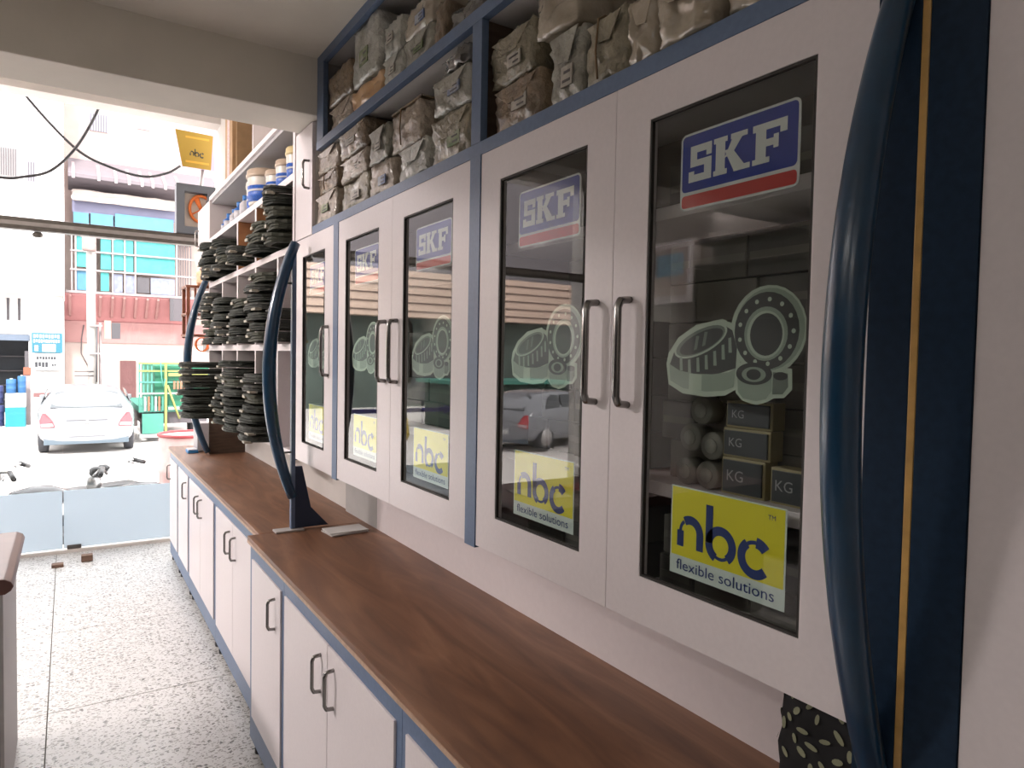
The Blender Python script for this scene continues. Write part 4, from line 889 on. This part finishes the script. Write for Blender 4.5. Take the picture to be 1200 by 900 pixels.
t = thing('brick_building', 'long grey building with a peach ribbed band further left, mirrored in the glass', 'building', (-22, 25, -.5))
bx(-42, -3.42, 24.5, 26, 4.75, 14).build('upper_wall', paint('grey_lilac', (205, 195, 200), .32), t); bx(-42, -3.42, 24.5, 26, 3.0, 4.749).build('ribbed_band', paint('peach_band', (255, 222, 200), .80), t)
bx(-42, -3.42, 25.3, 30, -.5, 2.999).build('lower_wall', paint('dim_green_wall', (130, 150, 138), .34, var=.3, vscale=1), t)
for k in range(5): bx(-42, -3.5, 24.46, 24.5, 3.2 + k * .32, 3.235 + k * .32).build('cladding_line', paint('cladding', (205, 165, 150), .24), t)
for x0 in (-30, -24, -18, -12): bx(x0, x0 + 2.4, 25.26, 25.3, -.4, 1.9).build('shutter', paint('shutter_dark', (105, 110, 112), .30), t)

def sgn(x0, x1, z0, z1, m, label, rows):
    t = thing('shop_sign', label, 'sign', ((x0 + x1) / 2, 25.2, z0))
    bx(x0, x1, 25.18, 25.24, z0, z1).build('board', m, t)
    for (u0, u1, v0, v1, mm, n) in rows:
        for k in range(n):
            a = u0 + (u1 - u0) * k / n; b = u0 + (u1 - u0) * (k + .72) / n; z = v0 + (.15 * (v1 - v0) if k % 3 == 1 else 0)
            bx(a, b, 25.172, 25.18, z, v1).build('letter_mark', mm, t)
WPT = paint('sign_white', (250, 250, 250), .45); TEALS = paint('sign_teal', (60, 165, 195), .36); INK = paint('sign_black', (70, 70, 80), .36)
sgn(-.92, -.15, 1.40, 2.0, TEALS, 'teal shop sign with white lettering beside the open shop', [(-.88, -.2, 1.84, 1.95, WPT, 9), (-.88, -.2, 1.70, 1.80, WPT, 11), (-.66, -.19, 1.43, 1.66, WPT, 1), (-.85, -.72, 1.45, 1.62, WPT, 1)])
sgn(-.92, -.15, .88, 1.38, WPT, 'white shop sign with black script under the teal sign', [(-.80, -.3, 1.20, 1.28, INK, 7), (-.84, -.5, .97, 1.12, INK, 4), (-.42, -.3, 1.0, 1.06, INK, 2)])
o = bx(-.92, -.16, 25.15, 25.24, .22, .80).build('shutter_panel', WPT); tag(o, 'blank white panel under the two shop signs', 'panel')
t = thing('trailer_board', 'long red lettered board above the parked car left side', 'sign', (-.6, 24.0, -.5)); bx(-.87, -.33, 23.9, 23.95, -.5, .30).build('board', WPT, t); bx(-.84, -.36, 23.89, 23.9, .14, .26).build('stripe', paint('board_red', (190, 130, 130), .36), t)
def drum(x, y, r, z0, z1, m, label, name='plastic_drum'):
    t = thing(name, label, 'drum', (x, y, z0)); h = z1 - z0
    MB().lathe([(r * .94, 0), (r, .02), (r, h * .3), (r * 1.05, h * .33), (r, h * .36), (r, h * .66), (r * 1.05, h * .69), (r, h * .72), (r, h * .96), (r * .9, h)], (x, y, z0), 20).build('body', m, t)
    MB().lathe([(r * .3, h), (r * .3, h * 1.06)], (x, y, z0), 12).build('cap', WPT, t)
DB = paint('drum_blue', (70, 150, 225), .36); DB2 = paint('drum_navy', (95, 105, 175), .36); DCY = paint('crate_cyan', (40, 200, 225), .36)
o = bx(-1.36, -.94, 21.7, 22.2, -.5, .0).build('crate', DCY, bevel=.01); tag(o, 'bright cyan crate in front of the open shop', 'crate')
o = bx(-1.36, -.93, 21.72, 22.18, .001, .36).build('carton', WPT, bevel=.01); tag(o, 'white carton on the cyan crate in front of the open shop', 'box')
drum(-1.24, 21.95, .11, .361, .72, DB, 'light blue can on the white carton, left one'); drum(-1.02, 21.95, .09, .361, .80, DB, 'light blue can on the white carton, right one')
drum(-1.56, 22.1, .16, -.5, .05, DB2, 'dark blue drum on the ground left of the cyan crate'); drum(-1.56, 22.1, .15, .09, .55, DB2, 'dark blue drum stacked on another left of the cyan crate')
t = thing('oil_dispenser', 'orange topped dispenser stand by the open shop entrance', 'stand', (-.92, 22.4, -.5)); bx(-1.0, -.85, 22.3, 22.5, -.5, .82).build('column', RAIL, t); bx(-1.0, -.84, 22.28, 22.5, .82, 1.02).build('head', paint('disp_orange', (225, 130, 95), .36), t); bx(-.97, -.88, 22.3, 22.4, 1.02, 1.45).build('pipe', DARKG, t)

# utility pole
POLE = paint('pole_white', (245, 235, 230), .45)
t = thing('utility_pole', 'pale utility pole with boxes and wires behind the parked car', 'pole', (.5, 19, -.5))
MB().tube([(.50, 19, -.5), (.46, 19, 2.0), (.44, 19, 4.25)], [.10, .095, .08], 12).build('mast', POLE, t)
MB().tube([(.64, 19.05, -.5), (.64, 19.05, 2.0)], .03, 8).build('conduit', RAIL, t); MB().tube([(.56, 18.88, .6), (.57, 18.88, 1.95)], .018, 6).build('conduit', DARKG, t)
bx(.25, .95, 18.86, 18.92, 3.95, 4.02).build('cross_arm', RAIL, t); bx(.2, .9, 18.86, 18.92, 4.2, 4.25).build('cross_arm', RAIL, t)
vs, fs = wobble_box(.28, .55, 3.62, 3.95, 18.70, 18.86, .02, 4.4, 6, .3); MB().add([(v[1], v[0], v[2]) for v in vs], fs, 0, True).build('insulator', paint('ins_pink', (215, 180, 175), .4), t)
bx(.72, .86, 18.9, 19.05, 1.62, 2.05).build('meter_box', paint('meter_tan', (235, 210, 190), .4), t); bx(.87, 1.05, 18.9, 19.02, 1.62, 2.0).build('meter_box', DARKG, t)
for z in (.75, .85): MB().tube([(.12, 18.9, z), (.5, 18.9, z)], .012, 6).build('bracket_rod', DARKG, t)
bx(.40, .68, 18.86, 18.9, 1.25, 1.29).build('clamp', RAIL, t); bx(.40, .68, 18.86, 18.9, 1.9, 1.94).build('clamp', RAIL, t)
t.location = (.54, 20.6, -.5); t.scale = (1.08, 1.08, 1.085)

# parked cars
CARW = mat('car_white', (.165, .17, .185), .25, coat=.6); CARG = mat('car_glass', (.07, .075, .08), .08); TYRE = mat('tyre', (.03, .03, .035), .8); LAMPR = mat('lamp_red', (.40, .03, .04), .25, coat=.5); LAMPW = mat('lamp_clear', (.45, .35, .35), .25); CARD_ = mat('car_under', (.06, .08, .10), .6); PLATE = mat('plate', (.5, .5, .48), .5)
CARG.node_tree.nodes['Principled BSDF'].inputs['Specular IOR Level'].default_value = .15
def car(label, loc, rz=0):
    t = thing('parked_car', label, 'car', (0, 0, 0))
    st = [(0.00, .26, .55, .62, .60, .70, .52), (.035, .20, .72, .80, .90, .79, .66), (.30, .20, .84, .90, 1.12, .82, .63), (.62, .18, .85, .91, 1.255, .825, .585), (1.3, .18, .86, .92, 1.30, .825, .575), (2.1, .18, .86, .92, 1.27, .825, .58), (2.85, .18, .85, .90, .98, .82, .66), (3.55, .2, .75, .80, .84, .78, .62), (3.85, .25, .55, .60, .62, .68, .5)]
    vs = []; rings = []
    for (y, zb, zs, zbelt, zt, wb, wt) in st:
        half = [(0, zb), (wb * .8, zb), (wb * .97, zb + .10), (wb, (zb + zs) / 2 + .08), (wb * .985, zs), (wb * .95, zbelt if zbelt < zt else zt - .01), (wt, zt - .045 if zt - .045 > zbelt else zt - .004), (wt * .78, zt), (0, zt + .012)]
        ring = half + [(-x, z) for x, z in half[-2:0:-1]]; rings.append(len(vs)); vs += [(x, y, z) for x, z in ring]; m = len(ring)
    fs = [(i * m + k, i * m + (k + 1) % m, (i + 1) * m + (k + 1) % m, (i + 1) * m + k) for i in range(len(st) - 1) for k in range(m)]
    fs += [tuple(range(m))[::-1], tuple(range((len(st) - 1) * m, len(st) * m))]
    MB().add(vs, fs, 0, True).build('body', CARW, t, subd=2)
    f = lambda u, v, d: (u, .02 + max(0, v - .86) * 1.40 + d, v)
    MB().poly([(-.60, .90), (.60, .90), (.52, 1.17), (.40, 1.195), (-.40, 1.195), (-.52, 1.17)], f, -.012, .03).build('rear_window', CARG, t)
    for s_ in (-1, 1):
        g = lambda u, v, d: (u * s_, .0 + d + max(0, (u - .62)) * .35 + max(0, v - .66) * .1, v)
        lp = MB().poly([(.52, .54), (.745, .52), (.765, .66), (.72, .80), (.66, .80), (.56, .66)], g, -.02, .12).build('tail_lamp', LAMPR, t, bevel=.006)
        MB().poly([(.54, .555), (.735, .54), (.74, .60), (.56, .61)], g, -.026, -.018).build('lamp_band', LAMPW, lp)
        q = lambda u, v, d: (s_ * (.70 - (v - .9) * .34 + d), u, v)
        MB().poly([(.62, .93), (1.15, .93), (1.15, 1.20), (.90, 1.21)], q, .075, .09).build('side_window', CARG, t); MB().poly([(1.22, .93), (2.3, .93), (2.05, 1.2), (1.22, 1.21)], q, .075, .09).build('side_window', CARG, t)
        bx(s_ * .80 - .06, s_ * .80 + .06, 2.25, 2.36, .92, 1.03).build('wing_mirror', CARW, t, bevel=.02)
        for y in (.62, 3.05):
            w1 = MB().lathe([(.20, -.09), (.285, -.08), (.30, -.04), (.30, .04), (.285, .08), (.20, .09)], (s_ * .72, y, .30), 24, axis='x').build('wheel', TYRE, t); MB().lathe([(.19, -.095), (.19, .095)], (s_ * .72, y, .30), 18, axis='x').build('hub', GREYMETAL, w1)
    bx(-.70, .70, .015, .10, .20, .30).build('lower_bumper', CARD_, t, bevel=.01)
    MB().poly([(-.30, .36), (.30, .36), (.27, .50), (-.27, .50)], lambda u, v, d: (u, d, v), -.018, .03).build('plate_recess', mat('recess', (.30, .30, .32), .5), t); bx(-.25, .25, -.026, -.019, .375, .465).build('number_plate', PLATE, t)
    MB().tube([(-.34, .012, .655), (.34, .012, .655)], .008, 6).build('trunk_line', DARKG, t)
    MB().lathe([(.035, 0), (.035, .01)], (0, -.005, .62), 12, axis='y').build('badge', GREYMETAL, t)
    t.location = loc; t.rotation_euler = (0, 0, rz); return t
c1 = car('white hatchback parked on the street seen from behind with red tail lamps', (.30, 15.55, -.5), R(-1))
dup(c1, (-6.2, 12.6, -.5), R(72), 'white hatchback parked side on further left, mirrored in the cabinet glass')

# green goods truck
GRN = paint('truck_green', (40, 170, 125), .36, var=.1); GRNL = paint('truck_mint', (110, 215, 190), .36); YEL = paint('truck_yellow', (220, 225, 120), .36); ORG = paint('truck_orange', (240, 150, 110), .36)
t = thing('goods_truck', 'green painted goods truck with white and yellow rails beside the brown door', 'truck', (1.9, 18, -.5))
bx(1.62, 2.75, 17.3, 20.5, .28, 1.18).build('cargo_box', GRN, t); bx(1.30, 2.75, 17.2, 20.6, .15, .28).build('bed', GRNL, t)
bx(1.36, 2.7, 17.3, 20.4, -.12, .15).build('chassis', DARKG, t)
for x in (1.30, 1.38, 1.46, 1.54): bx(x, x + .03, 17.2, 17.25, .28, 1.24).build('rail_bar', GRNL, t)
for z in (.55, .80, 1.05, 1.22): bx(1.30, 2.7, 17.17, 17.2, z, z + .035).build('rail', [YEL, GRNL, WPT, GRNL][int(z * 4) % 4], t)
for k in range(6): bx(1.40 + .07 * k, 1.44 + .07 * k, 17.15, 17.17, .18, .50).build('tail_slat', [WPT, ORG, GRNL][k % 3], t)
bx(1.80, 1.85, 17.1, 17.16, -.35, 1.26).build('tail_post', YEL, t); MB().tube([(1.86, 17.1, .75), (2.0, 17.1, .30), (2.10, 17.1, .0)], .022, 6).build('rope', YEL, t)
MB().tube([(1.72, 17.08, 1.25), (1.74, 17.08, .9), (1.78, 17.08, .7), (1.81, 17.08, .9)], .012, 6).build('chain', GRNL, t)
for k in range(4): bx(1.98 + k * .07, 2.02 + k * .07, 17.14, 17.17, .66, .84).build('painted_mark', ORG, t)
bx(1.88, 2.7, 17.14, 17.17, .95, 1.02).build('painted_stripe', YEL, t); bx(1.88, 2.7, 17.14, 17.17, .2, .26).build('painted_stripe', WPT, t)
bx(1.36, 1.78, 17.12, 17.2, -.32, .12).build('mud_board', GRNL, t); bx(1.30, 1.80, 17.05, 17.3, -.40, -.33).build('rear_bumper', WPT, t)
for x in (1.5, 2.5): MB().lathe([(.22, -.1), (.33, -.09), (.36, 0), (.33, .09), (.22, .1)], (x, 18.0, -.14), 22, axis='x').build('wheel', TYRE, t)
o = bx(1.22, 1.55, 20.9, 21.4, -.5, .02).build('stone_block', paint('stone', (175, 155, 150), .36), bevel=.03); tag(o, 'grey stone block between the white car and the green truck', 'block')

# motorcycles just outside the glass door
BK = mat('bike_black', (.03, .03, .032), .4); BM = mat('bike_metal', (.30, .30, .30), .3, metal=.8)
t = thing('motorcycle', 'dark motorcycle handlebars behind the frosted glass band of the door', 'motorcycle', (0, 0, 0))
for x in (-.62, .62):
    w1 = MB().tube([(x + .27 * math.cos(a), 0, .30 + .27 * math.sin(a)) for a in [i * math.pi / 14 for i in range(29)]], .045, 8, caps=False).build('wheel', TYRE, t); MB().lathe([(.06, -.05), (.06, .05)], (x, 0, .30), 12, axis='y').build('hub', BM, w1)
    for k in range(6): MB().tube([(x, 0, .30), (x + .25 * math.cos(k * 1.047), 0, .30 + .25 * math.sin(k * 1.047))], .006, 5).build('spoke', BM, w1)
MB().tube([(-.62, .06, .30), (-.40, .06, .80)], .022, 8).build('fork', BM, t); MB().tube([(-.62, -.06, .30), (-.40, -.06, .80)], .022, 8).build('fork', BM, t)
MB().tube([(-.40, 0, .75), (-.1, 0, .42), (.2, 0, .40), (.62, 0, .30)], .03, 8).build('frame', BK, t)
MB().lathe([(.0, -.24), (.09, -.2), (.12, -.05), (.11, .1), (.05, .24), (0, .25)], (-.10, 0, .72), 14, axis='x').build('fuel_tank', mat('bike_tank', (.05, .05, .055), .25), t)
vs, fs = wobble_box(-.11, .11, .68, .77, .12, .75, .006, 1.1, 5, .3); MB().add(vs, fs, 0, True).build('seat', BK, t)
bx(-.18, .16, -.12, .12, .28, .55).build('engine', BM, t, bevel=.03)
ca, sa = math.cos(R(60)), math.sin(R(60))
hb = lambda u, f_, z: (-.38 + u * ca - f_ * sa, u * sa + f_ * ca, z)
MB().tube([hb(-.36, -.14, .98), hb(-.24, -.10, 1.02), hb(-.1, -.01, 1.00), hb(0, 0, .93), hb(.1, -.01, 1.00), hb(.24, -.10, 1.02), hb(.36, -.14, .98)], .012, 8).build('handlebar', BM, t)
for u in (-1, 1): MB().tube([hb(u * .25, -.10, 1.02), hb(u * .37, -.145, .978)], .020, 8).build('grip', BK, t); MB().tube([hb(u * .24, -.06, 1.0), hb(u * .34, -.07, .97)], .007, 6).build('brake_lever', BM, t)
for u in (-.06, .06): MB().lathe([(.045, 0), (.05, .01), (.05, .05), (.03, .07)], hb(u, .06, .93), 14).build('gauge', BK, t)
MB().lathe([(.04, 0), (.085, -.05), (.09, -.10), (.07, -.11)], (-.42, 0, .86), 16, axis='x').build('headlamp', BM, t)
t.location = (.655, 6.92, -.5)
dup(t, (-.13, 7.15, -.5), R(25), 'second dark motorcycle further left outside the glass doors')
t = thing('oil_drum', 'pinkish metal drum with red rim outside beyond the counter end', 'drum', (1.02, 7.6, -.5))
PKD = paint('drum_pink', (235, 195, 190), .95, var=.15, vscale=8); RDR = paint('drum_rim', (215, 90, 95), .7)
MB().lathe([(.27, 0), (.275, .02), (.275, .38), (.285, .40), (.275, .42), (.275, .80), (.285, .82), (.275, .84), (.275, 1.16), (.26, 1.17)], (1.02, 7.6, -.5), 28).build('shell', PKD, t); MB().tube([(1.02 + .277 * math.cos(a), 7.6 + .277 * math.sin(a), .675) for a in [i * math.pi / 14 for i in range(29)]], .016, 8, caps=False).build('rim', RDR, t)
# green stall and yellow sacks further left, mirrored in the cabinet glass
t = thing('green_stall', 'green tarpaulin stall further left on the street, mirrored in the cabinet glass', 'stall', (-8.5, 17, -.5))
bx(-11, -7.2, 16.6, 18.4, -.5, .75).build('tarpaulin', paint('stall_green', (70, 125, 105), .30, var=.4, vscale=3), t, bevel=.05); bx(-11.2, -7.0, 16.4, 18.6, .75, .85).build('roof_sheet', GRNL, t)
o = MB().lathe([(.3, 0), (.34, .1), (.30, .5), (.12, .75), (.05, .85)], (-5.0, 15.4, -.5), 16).build('yellow_sack', paint('sack_yellow', (235, 200, 60), .4)); tag(o, 'yellow sack beside the green stall, mirrored in the cabinet glass', 'sack')
